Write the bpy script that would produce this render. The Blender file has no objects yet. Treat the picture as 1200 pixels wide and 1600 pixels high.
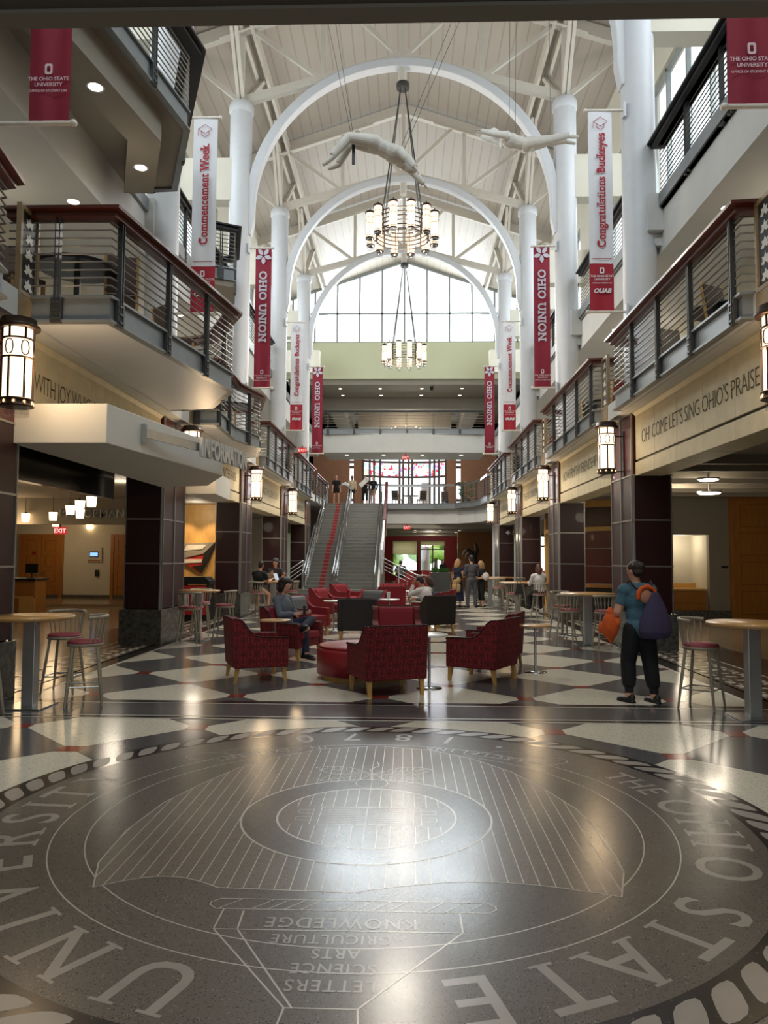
import bpy, bmesh, math, random
from mathutils import Vector, Matrix
random.seed(7)
PI = math.pi
SC = bpy.context.scene
COL = SC.collection

# ------------------------------------------------------------------ camera
F_PX, CX, CY, EYE = 1200.0, 600.0, 800.0, 1.7
YAW = math.atan(36/1200); PITCH = math.atan(73/1200*math.cos(YAW)); ROLL = math.radians(0.3)
f0 = Vector((-math.sin(YAW), math.cos(YAW), 0)); r0 = Vector((math.cos(YAW), math.sin(YAW), 0))
FW = f0*math.cos(PITCH)+Vector((0, 0, math.sin(PITCH))); u0 = r0.cross(FW)
RT = r0*math.cos(ROLL)+u0*math.sin(ROLL); UP = u0*math.cos(ROLL)-r0*math.sin(ROLL)
cd = bpy.data.cameras.new('camera'); cam = bpy.data.objects.new('camera', cd); COL.objects.link(cam)
cd.sensor_width = 36; cd.sensor_fit = 'AUTO'; cd.lens = 36*F_PX/1600; cd.clip_start = .05; cd.clip_end = 300
cam.matrix_world = Matrix(((RT.x, UP.x, -FW.x, 0), (RT.y, UP.y, -FW.y, 0), (RT.z, UP.z, -FW.z, EYE), (0, 0, 0, 1)))
SC.camera = cam

def at(px, py, X=None, Y=None, Z=None):
    """place on a wall, floor or cross plane of the hall that shows at this point of the photograph"""
    d = FW+RT*((px-CX)/F_PX)-UP*((py-CY)/F_PX)
    t = X/d.x if X is not None else (Y/d.y if Y is not None else (Z-EYE)/d.z)
    return Vector((d.x*t, d.y*t, EYE+d.z*t))

# ------------------------------------------------------------------ world, daylight, exposure
SC.view_settings.view_transform = 'Standard'; SC.view_settings.look = 'None'
SC.view_settings.gamma = 1; SC.view_settings.use_curve_mapping = False
SC.view_settings.exposure = 0.55
w = bpy.data.worlds.new('overcast_sky'); SC.world = w; w.use_nodes = True
bg = w.node_tree.nodes['Background']; bg.inputs[0].default_value = (.86, .93, 1, 1); bg.inputs[1].default_value = 1.5

def area_light(name, loc, target, sx, sy, watts, col=(1, 1, 1), spread=None):
    l = bpy.data.lights.new(name, 'AREA'); l.shape = 'RECTANGLE'; l.size = sx; l.size_y = sy; l.energy = watts; l.color = col
    if spread: l.spread = spread
    o = bpy.data.objects.new(name, l); COL.objects.link(o); o.location = loc
    o.rotation_euler = (Vector(target)-Vector(loc)).to_track_quat('-Z', 'Y').to_euler()
    return o
DAY = (.85, .94, 1); WARM = (1, .70, .40); SOFT = (1, .86, .68)
# daylight through the end gable, the tall end windows and the gallery windows of both sides
area_light('daylight_gable', (-.2, 46.6, 16.2), (-.2, 20, 11), 9.5, 3.6, 1500, DAY)
area_light('daylight_end_windows', (-.2, 62.5, 8.6), (-.2, 40, 3), 10, 6, 700, DAY)
area_light('front_gable_fill', (-.2, 1.7, 15.0), (-.2, 20, 9), 9, 5, 900, DAY)  # added fill with no window behind it, brightens surfaces facing the camera
for s in (-1, 1):
    for k in range(5):
        area_light('daylight_gallery_window', (-.2+s*7.34, 19.1+7.17*(k-1), 13.3), (-.2, 19.1+7.17*(k-1), 12.6), 5.2, 3.6, 150, DAY)

# added unseen fill lights above and behind the viewer, to brighten the foreground
area_light('foreground_fill', (-.3, .6, 4.45), (-.3, .7, 0), 5, 3.5, 90, (1, .94, .87)); area_light('rear_fill', (-.3, -6.5, 2.4), (-.3, 6, .6), 7, 2.6, 90, DAY)
# ------------------------------------------------------------------ materials
def lin(h):
    h = h.lstrip('#'); c = [int(h[i:i+2], 16)/255 for i in (0, 2, 4)]
    return tuple(x/12.92 if x <= .04045 else ((x+.055)/1.055)**2.4 for x in c)+(1,)
MATS = {}
def mat(name, col, rough=.55, metal=0, var=.08, scale=6, bump=0, emit=0, coat=0, spec=.5, stretch=None, space='Object'):
    """plain procedural surface: colour broken by noise, optional bump"""
    m = bpy.data.materials.new(name); m.use_nodes = True; nt = m.node_tree; b = nt.nodes['Principled BSDF']
    c = lin(col) if isinstance(col, str) else col
    b.inputs['Roughness'].default_value = rough; b.inputs['Metallic'].default_value = metal
    b.inputs['Specular IOR Level'].default_value = spec; b.inputs['Coat Weight'].default_value = coat
    tc = nt.nodes.new('ShaderNodeTexCoord'); n = nt.nodes.new('ShaderNodeTexNoise'); n.inputs['Scale'].default_value = scale
    n.inputs['Detail'].default_value = 4
    if stretch:
        mp = nt.nodes.new('ShaderNodeMapping'); mp.inputs['Scale'].default_value = stretch
        nt.links.new(tc.outputs[space], mp.inputs[0]); nt.links.new(mp.outputs[0], n.inputs['Vector'])
    else:
        nt.links.new(tc.outputs[space], n.inputs['Vector'])
    r = nt.nodes.new('ShaderNodeValToRGB'); nt.links.new(n.outputs['Fac'], r.inputs[0])
    r.color_ramp.elements[0].position = .3; r.color_ramp.elements[1].position = .7
    r.color_ramp.elements[0].color = tuple(x*(1-var) for x in c[:3])+(1,)
    r.color_ramp.elements[1].color = tuple(min(1, x*(1+var)) for x in c[:3])+(1,)
    nt.links.new(r.outputs[0], b.inputs['Base Color'])
    if bump:
        bp = nt.nodes.new('ShaderNodeBump'); bp.inputs['Strength'].default_value = bump; bp.inputs['Distance'].default_value = .01
        nt.links.new(n.outputs['Fac'], bp.inputs['Height']); nt.links.new(bp.outputs[0], b.inputs['Normal'])
    if emit:
        b.inputs['Emission Color'].default_value = c; b.inputs['Emission Strength'].default_value = emit
    MATS[name] = m; return m
def glow(name, col, strength):
    m = bpy.data.materials.new(name); m.use_nodes = True; nt = m.node_tree; nt.nodes.clear()
    e = nt.nodes.new('ShaderNodeEmission'); o = nt.nodes.new('ShaderNodeOutputMaterial')
    e.inputs[0].default_value = lin(col) if isinstance(col, str) else col; e.inputs[1].default_value = strength
    nt.links.new(e.outputs[0], o.inputs[0]); MATS[name] = m; return m
def glass(name, tint=(1, 1, 1, 1), gloss=.08):
    m = bpy.data.materials.new(name); m.use_nodes = True; nt = m.node_tree; nt.nodes.clear()
    t = nt.nodes.new('ShaderNodeBsdfTransparent'); g = nt.nodes.new('ShaderNodeBsdfGlossy'); x = nt.nodes.new('ShaderNodeMixShader')
    o = nt.nodes.new('ShaderNodeOutputMaterial'); t.inputs[0].default_value = tint; g.inputs['Roughness'].default_value = .03
    x.inputs[0].default_value = gloss
    nt.links.new(t.outputs[0], x.inputs[1]); nt.links.new(g.outputs[0], x.inputs[2]); nt.links.new(x.outputs[0], o.inputs[0])
    MATS[name] = m; return m
def speckle(name, base, light, dark, scale=90, rough=.16, spec=.5):
    """polished terrazzo"""
    m = bpy.data.materials.new(name); m.use_nodes = True; nt = m.node_tree; b = nt.nodes['Principled BSDF']
    tc = nt.nodes.new('ShaderNodeTexCoord'); v = nt.nodes.new('ShaderNodeTexVoronoi'); v.inputs['Scale'].default_value = scale
    nt.links.new(tc.outputs['Object'], v.inputs['Vector'])
    r = nt.nodes.new('ShaderNodeValToRGB'); nt.links.new(v.outputs['Color'], r.inputs[0]); e = r.color_ramp.elements
    e[0].position = 0; e[0].color = lin(dark); e[1].position = 1; e[1].color = lin(light)
    for p, c in ((.18, dark), (.22, base), (.9, base), (.94, light)):
        k = e.new(p); k.color = lin(c)
    n = nt.nodes.new('ShaderNodeTexNoise'); n.inputs['Scale'].default_value = 1.3; n.inputs['Detail'].default_value = 5
    nt.links.new(tc.outputs['Object'], n.inputs['Vector'])
    mx = nt.nodes.new('ShaderNodeMix'); mx.data_type = 'RGBA'; mx.blend_type = 'MULTIPLY'; mx.inputs[0].default_value = .35
    nt.links.new(r.outputs[0], mx.inputs[6]); nt.links.new(n.outputs['Color'], mx.inputs[7])
    nt.links.new(r.outputs[0], b.inputs['Base Color'])
    b.inputs['Specular IOR Level'].default_value = spec
    mr = nt.nodes.new('ShaderNodeMapRange'); mr.inputs[3].default_value = rough*.75; mr.inputs[4].default_value = rough*1.3
    nt.links.new(n.outputs['Fac'], mr.inputs[0]); nt.links.new(mr.outputs[0], b.inputs['Roughness'])
    MATS[name] = m; return m
def fabric_lattice(name, dark, lite, freq=34):
    """woven interlocking ring pattern"""
    m = bpy.data.materials.new(name); m.use_nodes = True; nt = m.node_tree; b = nt.nodes['Principled BSDF']
    b.inputs['Roughness'].default_value = .85
    tc = nt.nodes.new('ShaderNodeTexCoord'); sp = nt.nodes.new('ShaderNodeSeparateXYZ'); nt.links.new(tc.outputs['Object'], sp.inputs[0])
    def mth(op, a, c=None):
        k = nt.nodes.new('ShaderNodeMath'); k.operation = op
        for i, q in enumerate((a, c)):
            if q is None: continue
            if isinstance(q, (int, float)): k.inputs[i].default_value = q
            else: nt.links.new(q, k.inputs[i])
        return k.outputs[0]
    xy = mth('ADD', sp.outputs[0], sp.outputs[1])
    a = mth('COSINE', mth('MULTIPLY', xy, freq)); c = mth('COSINE', mth('MULTIPLY', sp.outputs[2], freq*.95))
    c2 = mth('COSINE', mth('MULTIPLY', sp.outputs[2], freq*1.9))
    g = mth('ABSOLUTE', mth('ADD', mth('ADD', a, c), mth('MULTIPLY', mth('MULTIPLY', a, c2), .6)))
    f = mth('MINIMUM', g, mth('ABSOLUTE', mth('SUBTRACT', g, 1.15)))
    r = nt.nodes.new('ShaderNodeValToRGB'); nt.links.new(f, r.inputs[0]); e = r.color_ramp.elements
    e[0].position = .13; e[0].color = lin(lite); e[1].position = .2; e[1].color = lin(dark)
    nt.links.new(r.outputs[0], b.inputs['Base Color']); MATS[name] = m; return m
def brick(name, c1, c2, mortar, scale=9):
    m = bpy.data.materials.new(name); m.use_nodes = True; nt = m.node_tree; b = nt.nodes['Principled BSDF']
    tc = nt.nodes.new('ShaderNodeTexCoord'); mp = nt.nodes.new('ShaderNodeMapping'); mp.inputs['Rotation'].default_value = (PI/2, 0, 0)
    k = nt.nodes.new('ShaderNodeTexBrick'); k.inputs['Scale'].default_value = scale; k.inputs['Mortar Size'].default_value = .02
    k.inputs['Color1'].default_value = lin(c1); k.inputs['Color2'].default_value = lin(c2); k.inputs['Mortar'].default_value = lin(mortar)
    nt.links.new(tc.outputs['Object'], mp.inputs[0]); nt.links.new(mp.outputs[0], k.inputs['Vector'])
    nt.links.new(k.outputs['Color'], b.inputs['Base Color']); b.inputs['Roughness'].default_value = .8; MATS[name] = m; return m
def stripes(name, c1, c2, freq, axis=1, rough=.5, duty=.5, wid=.06):
    m = bpy.data.materials.new(name); m.use_nodes = True; nt = m.node_tree; b = nt.nodes['Principled BSDF']
    tc = nt.nodes.new('ShaderNodeTexCoord'); sp = nt.nodes.new('ShaderNodeSeparateXYZ'); nt.links.new(tc.outputs['Object'], sp.inputs[0])
    k = nt.nodes.new('ShaderNodeMath'); k.operation = 'MULTIPLY'; k.inputs[1].default_value = freq; nt.links.new(sp.outputs[axis], k.inputs[0])
    fr = nt.nodes.new('ShaderNodeMath'); fr.operation = 'FRACT'; nt.links.new(k.outputs[0], fr.inputs[0])
    r = nt.nodes.new('ShaderNodeValToRGB'); nt.links.new(fr.outputs[0], r.inputs[0]); e = r.color_ramp.elements
    e[0].position = duty-wid; e[0].color = lin(c1); e[1].position = duty; e[1].color = lin(c2)
    z = e.new(1-wid); z.color = lin(c2); z = e.new(1.0); z.color = lin(c1)
    bp = nt.nodes.new('ShaderNodeBump'); bp.inputs['Strength'].default_value = .4; bp.inputs['Distance'].default_value = .03
    nt.links.new(r.outputs[0], bp.inputs['Height']); nt.links.new(bp.outputs[0], b.inputs['Normal'])
    nt.links.new(r.outputs[0], b.inputs['Base Color']); b.inputs['Roughness'].default_value = rough; MATS[name] = m; return m

white_paint = mat('white_paint', '#c9cbce', .45, var=.02)
wall_paint = mat('wall_paint', '#c3c3bf', .7, var=.03, scale=2)
cream_paint = mat('cream_paint', '#cdc8b8', .7, var=.03, scale=2)
green_paint = mat('pale_green_paint', '#bfc2a4', .7, var=.02, scale=1)
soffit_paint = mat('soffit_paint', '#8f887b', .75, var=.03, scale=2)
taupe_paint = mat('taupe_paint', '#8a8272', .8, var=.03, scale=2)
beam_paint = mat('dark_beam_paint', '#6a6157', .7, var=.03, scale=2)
canopy_paint = mat('canopy_paint', '#cfccc2', .6, var=.02, scale=2)
limestone = mat('limestone', '#c9bd9c', .6, var=.07, scale=5, bump=.04)
limestone_cut = mat('limestone_cut', '#4a412e', .8, var=.1)
black_reveal = mat('black_reveal', '#0c0b0a', .6); dark_glass = mat('dark_header_glass', '#22211f', .18, spec=.8)
mahogany = mat('mahogany_panel', '#2e0a0c', .4, var=.25, scale=3, stretch=(14, 14, .7), coat=.06)
mahogany_lit = mat('mahogany_lit_copy', '#521613', .3, var=.2, scale=3, stretch=(10, 10, 1), coat=.2)  # brighter copy of the panel mahogany, lit tone put into the colour
rail_wood = mat('handrail_wood', '#532112', .35, var=.2, scale=5, stretch=(1, 1, 12), coat=.2)
rail_wood_red = mat('handrail_redwood', '#6b2a17', .35, var=.2, scale=5, stretch=(6, 1, 6), coat=.2)
nickel = mat('brushed_strip', '#a8a5a0', .35, metal=.8, var=.05)
granite = mat('granite_base', '#55544f', .25, var=.45, scale=14)
steel = mat('painted_steel', '#7d8284', .4, metal=.35, var=.05)
dark_steel = mat('dark_steel', '#4a4a49', .42, metal=.5, var=.08)
rail_metal = mat('rail_bar_metal', '#7d7872', .35, metal=.5, var=.06)
panel_frame = mat('panel_frame_tan', '#8f7a5a', .45, var=.08); lattice_black = mat('lattice_black', '#121212', .5)
lattice_white = mat('lattice_leaf', '#d8d6cf', .5)
bronze = mat('bronze_metal', '#3a2c22', .4, metal=.6, var=.1)
chrome = mat('polished_metal', '#b9bcbd', .2, metal=.95, var=.03)
alum = mat('aluminium', '#b5b7b6', .32, metal=.8, var=.04)
roof_deck = stripes('roof_deck', '#9d9284', '#aca397', 2.6, 0, .6, .12, .05)
roof_steel = mat('roof_steel', '#c9c2b6', .5, var=.02)
end_glass = glass('window_glass')
frame_grey = mat('window_frame_grey', '#8f9492', .5, metal=.1)
frame_dark = mat('window_frame_dark', '#5b4a44', .5)
red_brick = brick('red_brick', '#9a6044', '#b07a5c', '#c9b8a2', 7)
red_wall = mat('red_wall', '#8e1c22', .6, var=.05)
maple = mat('maple_door_wood', '#a46c2e', .4, var=.13, scale=3, stretch=(9, 9, 1), coat=.15)
maple_pale = mat('maple_panel', '#c79c58', .45, var=.12, scale=3, stretch=(9, 9, 1))
oak_top = mat('oak_table_top', '#b58c55', .35, var=.13, scale=3, stretch=(2, 14, 2), coat=.3)
lamp_glow = glow('lamp_glass_glow', '#ffe2bc', 1.9)
lamp_warm = glow('lamp_warm_glow', '#ffcf96', 1.5)
pendant_glow = glow('pendant_glow', '#ffd9a0', 4)
down_glow = glow('downlight_glow', '#fff0d2', 6)
clear_glass = glass('clear_glass', (.97, .97, .97, 1), .12)
exit_red = glow('exit_red', '#b02a2a', .9)
terr_dark = speckle('terrazzo_dark', '#5a5a5b', '#8b8984', '#2c2c2c', 190)
terr_cream = speckle('terrazzo_cream', '#d6d2c1', '#efecdf', '#a9a493', 120)
terr_seal = speckle('terrazzo_seal', '#67625b', '#9d978d', '#35322e', 210, .2, .27)
terr_shield = speckle('terrazzo_shield', '#7a7268', '#a59e93', '#45413b', 210, .2, .27)
terr_red = speckle('terrazzo_red', '#8c3026', '#a85a4a', '#5a1c16', 120)
terr_black = speckle('terrazzo_black', '#2c2a2a', '#5d5a58', '#151515', 110)
terr_brown = speckle('terrazzo_brown', '#544a42', '#857a6f', '#302a25', 110)
terr_tan = speckle('terrazzo_tan', '#96836a', '#b9a88e', '#6b5c48', 110)
inlay = mat('brass_inlay_line', '#b0aca3', .3, metal=.2, var=.03)
inlay_letter = mat('inlay_letter', '#918c85', .28, var=.06, scale=10)

# ------------------------------------------------------------------ mesh builder
class MB:
    def __init__(s): s.v = []; s.f = []; s.m = []; s.xf = Matrix(); s.mi = 0; s.smooth = []; s.sm = False
    def add(s, vs, fs, sm=None):
        o = len(s.v); s.v += [tuple(s.xf @ Vector(p)) for p in vs]
        for f in fs: s.f.append([i+o for i in f]); s.m.append(s.mi); s.smooth.append(s.sm if sm is None else sm)
        return s
    def box(s, c, d, rz=0):
        x, y, z = d[0]/2, d[1]/2, d[2]/2; R = Matrix.Rotation(rz, 3, 'Z')
        vs = [Vector(c)+R @ Vector((sx*x, sy*y, sz*z)) for sz in (-1, 1) for sy in (-1, 1) for sx in (-1, 1)]
        return s.add(vs, [(0, 2, 3, 1), (4, 5, 7, 6), (0, 1, 5, 4), (2, 6, 7, 3), (0, 4, 6, 2), (1, 3, 7, 5)], False)
    def bb(s, x0, x1, y0, y1, z0, z1):
        return s.box(((x0+x1)/2, (y0+y1)/2, (z0+z1)/2), (abs(x1-x0), abs(y1-y0), abs(z1-z0)))
    def bar(s, p, q, w, h, up=(0, 0, 1)):
        p, q = Vector(p), Vector(q); d = (q-p).normalized(); u = Vector(up)
        if abs(d.dot(u)) > .98: u = Vector((0, 1, 0))
        a = d.cross(u).normalized()*w/2; b = a.cross(d).normalized()*h/2
        vs = [p-a-b, p+a-b, p+a+b, p-a+b, q-a-b, q+a-b, q+a+b, q-a+b]
        return s.add(vs, [(0, 3, 2, 1), (4, 5, 6, 7), (0, 1, 5, 4), (1, 2, 6, 5), (2, 3, 7, 6), (3, 0, 4, 7)], False)
    def tube(s, pts, r, n=10, cap=True):
        pts = [Vector(p) for p in pts]; rs = r if isinstance(r, (list, tuple)) else [r]*len(pts); o = []; pa = None
        for i, p in enumerate(pts):
            d = ((pts[i+1] if i+1 < len(pts) else p)-(pts[i-1] if i else p)).normalized()
            if pa is None:
                pa = d.orthogonal().normalized()
            else:
                pa = pa-d*pa.dot(d); pa = pa.normalized() if pa.length > 1e-6 else d.orthogonal().normalized()
            pb = d.cross(pa)
            o += [p+(pa*math.cos(2*PI*k/n)+pb*math.sin(2*PI*k/n))*rs[i] for k in range(n)]
        fs = [(i*n+k, i*n+(k+1) % n, (i+1)*n+(k+1) % n, (i+1)*n+k) for i in range(len(pts)-1) for k in range(n)]
        s.add(o, fs, True)
        if cap: s.add(o[:n], [tuple(range(n))[::-1]], False); s.add(o[-n:], [tuple(range(n))], False)
        return s
    def lathe(s, prof, c=(0, 0, 0), n=20, a0=0, a1=2*PI, sm=True):
        full = abs(a1-a0-2*PI) < 1e-6; k = n if full else n+1
        vs = [Vector(c)+Vector((r*math.cos(a0+(a1-a0)*j/n), r*math.sin(a0+(a1-a0)*j/n), z)) for r, z in prof for j in range(k)]
        fs = []
        for i in range(len(prof)-1):
            for j in range(n if full else n):
                j2 = (j+1) % k if full else j+1
                fs.append((i*k+j, i*k+j2, (i+1)*k+j2, (i+1)*k+j))
        s.add(vs, fs, sm)
        if len(prof) > 3 and abs(prof[0][0]-prof[-1][0]) < .011: return s
        if full and prof[0][0] > 1e-4: s.add(vs[:k], [tuple(range(k))[::-1]], False)
        if full and prof[-1][0] > 1e-4: s.add(vs[-k:], [tuple(range(k))], False)
        return s
    def cyl(s, c, r, z0, z1, n=20): return s.lathe([(r, z0), (r, z1)], c, n)
    def ball(s, c, r, n=14, m=9, rot=None):
        r = (r, r, r) if isinstance(r, (int, float)) else r; vs = []; R = rot or Matrix.Identity(3)
        for i in range(m+1):
            t = PI*i/m
            for j in range(n):
                a = 2*PI*j/n
                vs.append(Vector(c)+R @ Vector((r[0]*math.sin(t)*math.cos(a), r[1]*math.sin(t)*math.sin(a), r[2]*math.cos(t))))
        fs = [(i*n+j, (i+1)*n+j, (i+1)*n+(j+1) % n, i*n+(j+1) % n) for i in range(m) for j in range(n)]
        return s.add(vs, fs, True)
    def prism(s, poly, z0, z1):
        """polygon in xy, extruded in z"""
        n = len(poly); vs = [(x, y, z0) for x, y in poly]+[(x, y, z1) for x, y in poly]
        return s.add(vs, [tuple(range(n))[::-1], tuple(range(n, 2*n))]+[(i, (i+1) % n, n+(i+1) % n, n+i) for i in range(n)], False)
    def ext(s, poly, org, ax, ay, az):
        """polygon in the (ax, ay) plane at org, extruded by the vector az"""
        ax, ay, az, org = Vector(ax), Vector(ay), Vector(az), Vector(org); n = len(poly)
        a = [org+ax*x+ay*y for x, y in poly]
        return s.add(a+[p+az for p in a], [tuple(range(n))[::-1], tuple(range(n, 2*n))]+[(i, (i+1) % n, n+(i+1) % n, n+i) for i in range(n)], False)
    def quad(s, a, b, c, d): return s.add([a, b, c, d], [(0, 1, 2, 3)], False)
    def mesh(s, name, mats):
        me = bpy.data.meshes.new(name); me.from_pydata(s.v, [], s.f); me.update()
        for m in (mats if isinstance(mats, (list, tuple)) else [mats]): me.materials.append(m)
        me.polygons.foreach_set('material_index', s.m); me.polygons.foreach_set('use_smooth', s.smooth)
        bm = bmesh.new(); bm.from_mesh(me); bmesh.ops.recalc_face_normals(bm, faces=bm.faces); bm.to_mesh(me); bm.free()
        return me
    def build(s, name, mats, parent=None, loc=None, kind=None, bevel=0, label=None):
        return link(s.mesh(name, mats), name, parent, loc, kind, bevel, label)
def link(me, name, parent=None, loc=None, kind=None, bevel=0, label=None):
    o = bpy.data.objects.new(name, me); COL.objects.link(o)
    if parent: o.parent = parent
    if loc is not None: o.location = loc
    if kind: o['kind'] = kind
    if label: o['label'] = label
    if bevel:
        b = o.modifiers.new('bevel', 'BEVEL'); b.width = bevel; b.segments = 2; b.limit_method = 'ANGLE'
    return o
def thing(name, label, cat, loc=(0, 0, 0), rz=0, group=None):
    o = bpy.data.objects.new(name, None); o.empty_display_size = .1; COL.objects.link(o)
    o.location = loc; o.rotation_euler = (0, 0, rz); return tag(o, label, cat, group)
def tag(o, label, cat, group=None):
    o['label'] = label; o['category'] = cat
    if group: o['group'] = group
    return o
def struct(name, mb, mats, bevel=0): return mb.build(name, mats, None, None, 'structure', bevel)
def dup(o, loc, rz=0, label=None, group=None):
    r = o.copy(); COL.objects.link(r); r.location = loc; r.rotation_euler = (0, 0, rz)
    if label: r['label'] = label
    if group: r['group'] = group
    def rec(a, b):
        for ch in list(a.children):
            c = ch.copy(); COL.objects.link(c); c.parent = b; rec(ch, c)
    rec(o, r); return r

# ------------------------------------------------------------------ lettering
_TX = {}
def glyphs(body, size=1.0, bold=0.0, serif=0.0, align='CENTER', space=1.0, st=.045):
    """flat outline text, as (verts2d, faces); serif > 0 adds slab feet to the stem ends"""
    key = (body, size, bold, serif, align, space, st)
    if key in _TX: return _TX[key]
    cu = bpy.data.curves.new('lettering', 'FONT'); cu.body = body; cu.size = 1; cu.align_x = align; cu.offset = bold; cu.resolution_u = 4
    cu.space_character = space
    ob = bpy.data.objects.new('lettering', cu); COL.objects.link(ob)
    dg = bpy.context.evaluated_depsgraph_get(); dg.update(); me = bpy.data.meshes.new_from_object(ob.evaluated_get(dg))
    vs = [(v.co.x, v.co.y, 0) for v in me.vertices]; fs = [tuple(p.vertices) for p in me.polygons]
    cnt = {}
    for f in fs:
        for i in range(len(f)):
            e = tuple(sorted((f[i], f[(i+1) % len(f)]))); cnt[e] = cnt.get(e, 0)+1
    bpy.data.objects.remove(ob); bpy.data.curves.remove(cu); bpy.data.meshes.remove(me)
    if serif:
        for (a, b), n in cnt.items():
            if n != 1: continue
            (x0, y0, _), (x1, y1, _) = vs[a], vs[b]
            if abs(y0-y1) < .004 and .03 < abs(x0-x1) < .2:
                x0, x1 = min(x0, x1)-serif, max(x0, x1)+serif
                for yl, sg in ((0, 1), (-.2, 1), (.52, -1), (.545, -1), (.69, -1), (.73, -1), (.76, -1)):
                    if abs(y0-yl) < .035:
                        k = len(vs); vs += [(x0, y0, 1), (x1, y0, 1), (x1, y0+sg*st, 1), (x0, y0+sg*st, 1)]
                        fs.append((k, k+1, k+2, k+3) if sg > 0 else (k+3, k+2, k+1, k)); break
    vs = [(x*size, y*size, q) for x, y, q in vs]
    _TX[key] = (vs, fs); return _TX[key]
def put_text(mb, g, org, ax, ay, depth=None, warp=None):
    vs, fs = g; ax, ay, org = Vector(ax), Vector(ay), Vector(org)
    nz = ax.cross(ay).normalized()*.0004; P3 = [org+ax*x+ay*y+nz*q for x, y, q in vs]
    if warp: P3 = [warp(p) for p in P3]
    if depth is None: mb.add(P3, fs, False)
    else:
        d = Vector(depth); n = len(P3); mb.add([p+d for p in P3], fs, False)
        cnt = {}
        for f in fs:
            for i in range(len(f)):
                a, b = f[i], f[(i+1) % len(f)]; cnt.setdefault((min(a, b), max(a, b)), []).append((a, b))
        mb.add(P3+[p+d for p in P3], [(a, b, b+n, a+n) for l in cnt.values() if len(l) == 1 for a, b in l], False)
def extent(g): xs = [x for x, y, q in g[0]]; return (min(xs), max(xs)) if xs else (0, 0)

def evaluated(me, mods):
    """mesh with modifiers applied: mods = [(type, {settings})]"""
    o = bpy.data.objects.new('work', me); COL.objects.link(o)
    for t, kw in mods:
        m = o.modifiers.new(t, t)
        for k, v in kw.items(): setattr(m, k, v)
    dg = bpy.context.evaluated_depsgraph_get(); dg.update()
    r = bpy.data.meshes.new_from_object(o.evaluated_get(dg)); bpy.data.objects.remove(o); return r
# ================================================================== THE SETTING
XR, XRO, XL, XLO = 4.3, 5.04, -4.82, -5.66          # hall faces and backs of the pillars
YR = [14.75+7.17*k for k in range(-1, 4)]; YL = [15.0+7.17*k for k in range(-1, 4)]
PL = 1.5                                             # pillar length along the hall
CXR, CXL = 4.74, -5.12; CYS = [15.5+7.17*k for k in range(-1, 5)]; AX = -.19
Z2, Z3 = 4.85, 9.0

# ---- floor: terrazzo field, border, band, key pattern and the round seal, one mesh
FX0, FX1 = -4.63, 4.1
fl = MB(); FM = [terr_dark, terr_cream, terr_red, terr_black, terr_brown, terr_tan, terr_seal, terr_shield, inlay, inlay_letter, granite]
def clip(poly, x0, x1, y0, y1):
    for ax, lim, sg in ((0, x0, 1), (0, x1, -1), (1, y0, 1), (1, y1, -1)):
        out = []
        for i in range(len(poly)):
            a, b = poly[i-1], poly[i]; da, db = (a[ax]-lim)*sg, (b[ax]-lim)*sg
            if da*db < 0: t = da/(da-db); out.append((a[0]+(b[0]-a[0])*t, a[1]+(b[1]-a[1])*t))
            if db >= 0: out.append(b)
        poly = out
        if len(poly) < 3: return []
    return poly
def flat(poly, z, mi):
    if len(poly) > 2: fl.mi = mi; fl.add([(x, y, z) for x, y in poly], [tuple(range(len(poly)))], False)
def rect(x0, x1, y0, y1, z, mi): flat([(x0, y0), (x1, y0), (x1, y1), (x0, y1)], z, mi)
rect(-7, 6.2, -7, 46, 0, 0)
rect(6.2, 13.5, -7, 62, 0, 5); rect(-20, -7, -7, 62, 0, 5); rect(-7, 6.2, 46, 62, 0, 4)
rect(-6.9, FX0, -7, 44, .0005, 4); rect(FX1, 6.1, -7, 44, .0005, 4)
PX, PY, X0, Y0, H_ = 1.775, 1.80, -3.87, 7.75, .1
for j in range(-4, 44):
    for i in range(-2, 8):
        dx = X0+PX*i+(PX/2 if j % 2 else 0); dy = Y0+PY/2*j
        if not (FX0-2 < dx < FX1+2 and -1 < dy < 44): continue
        flat(clip([(dx-H_, dy-H_), (dx+H_, dy-H_), (dx+H_, dy+H_), (dx-H_, dy+H_)], FX0, FX1, -1, 44), .0010, 2)
        if j % 2 == 0:                                # cream tile right of this red square
            cx, cy, a, b = dx+PX/2, dy, PX/2, PY/2
            o = [(cx-a+H_, cy-H_*.9), (cx-H_, cy-b+H_), (cx+H_, cy-b+H_), (cx+a-H_, cy-H_*.9), (cx+a-H_, cy+H_*.9), (cx+H_, cy+b-H_), (cx-H_, cy+b-H_), (cx-a+H_, cy+H_*.9)]
            flat(clip(o, FX0, FX1, -1, 44), .0008, 1)
for s, e in ((-1, FX0), (1, FX1)):                    # long edge lines and the key border
    rect(e-.03, e+.03, 4, 44, .0014, 8); rect(e+s*.06, e+s*.3, 4, 44, .0012, 3)
    k0, k1 = e+s*.36, e+s*.98
    rect(min(k0, k1)-.1, max(k0, k1)+.1, 7.2, 44, .0012, 4)
    y = 7.4
    while y < 40:                                     # meander of cream bars
        for q, (u0, u1) in enumerate(((0, .22), (.3, .52), (.6, .82))):
            rect(k0+s*u0*.75, k0+s*u1*.75, y, y+.1, .0016, 1)
        rect(k0+s*.02, k0+s*.12, y, y+.3, .0016, 1); rect(k0+s*.5, k0+s*.6, y-.1, y+.2, .0016, 1)
        y += .34
    rect(e+s*1.17-.02, e+s*1.17+.02, 4, 44, .0014, 8)
rect(-7, 6.2, 8.16, 9.2, .0018, 0)                    # cross band
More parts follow.
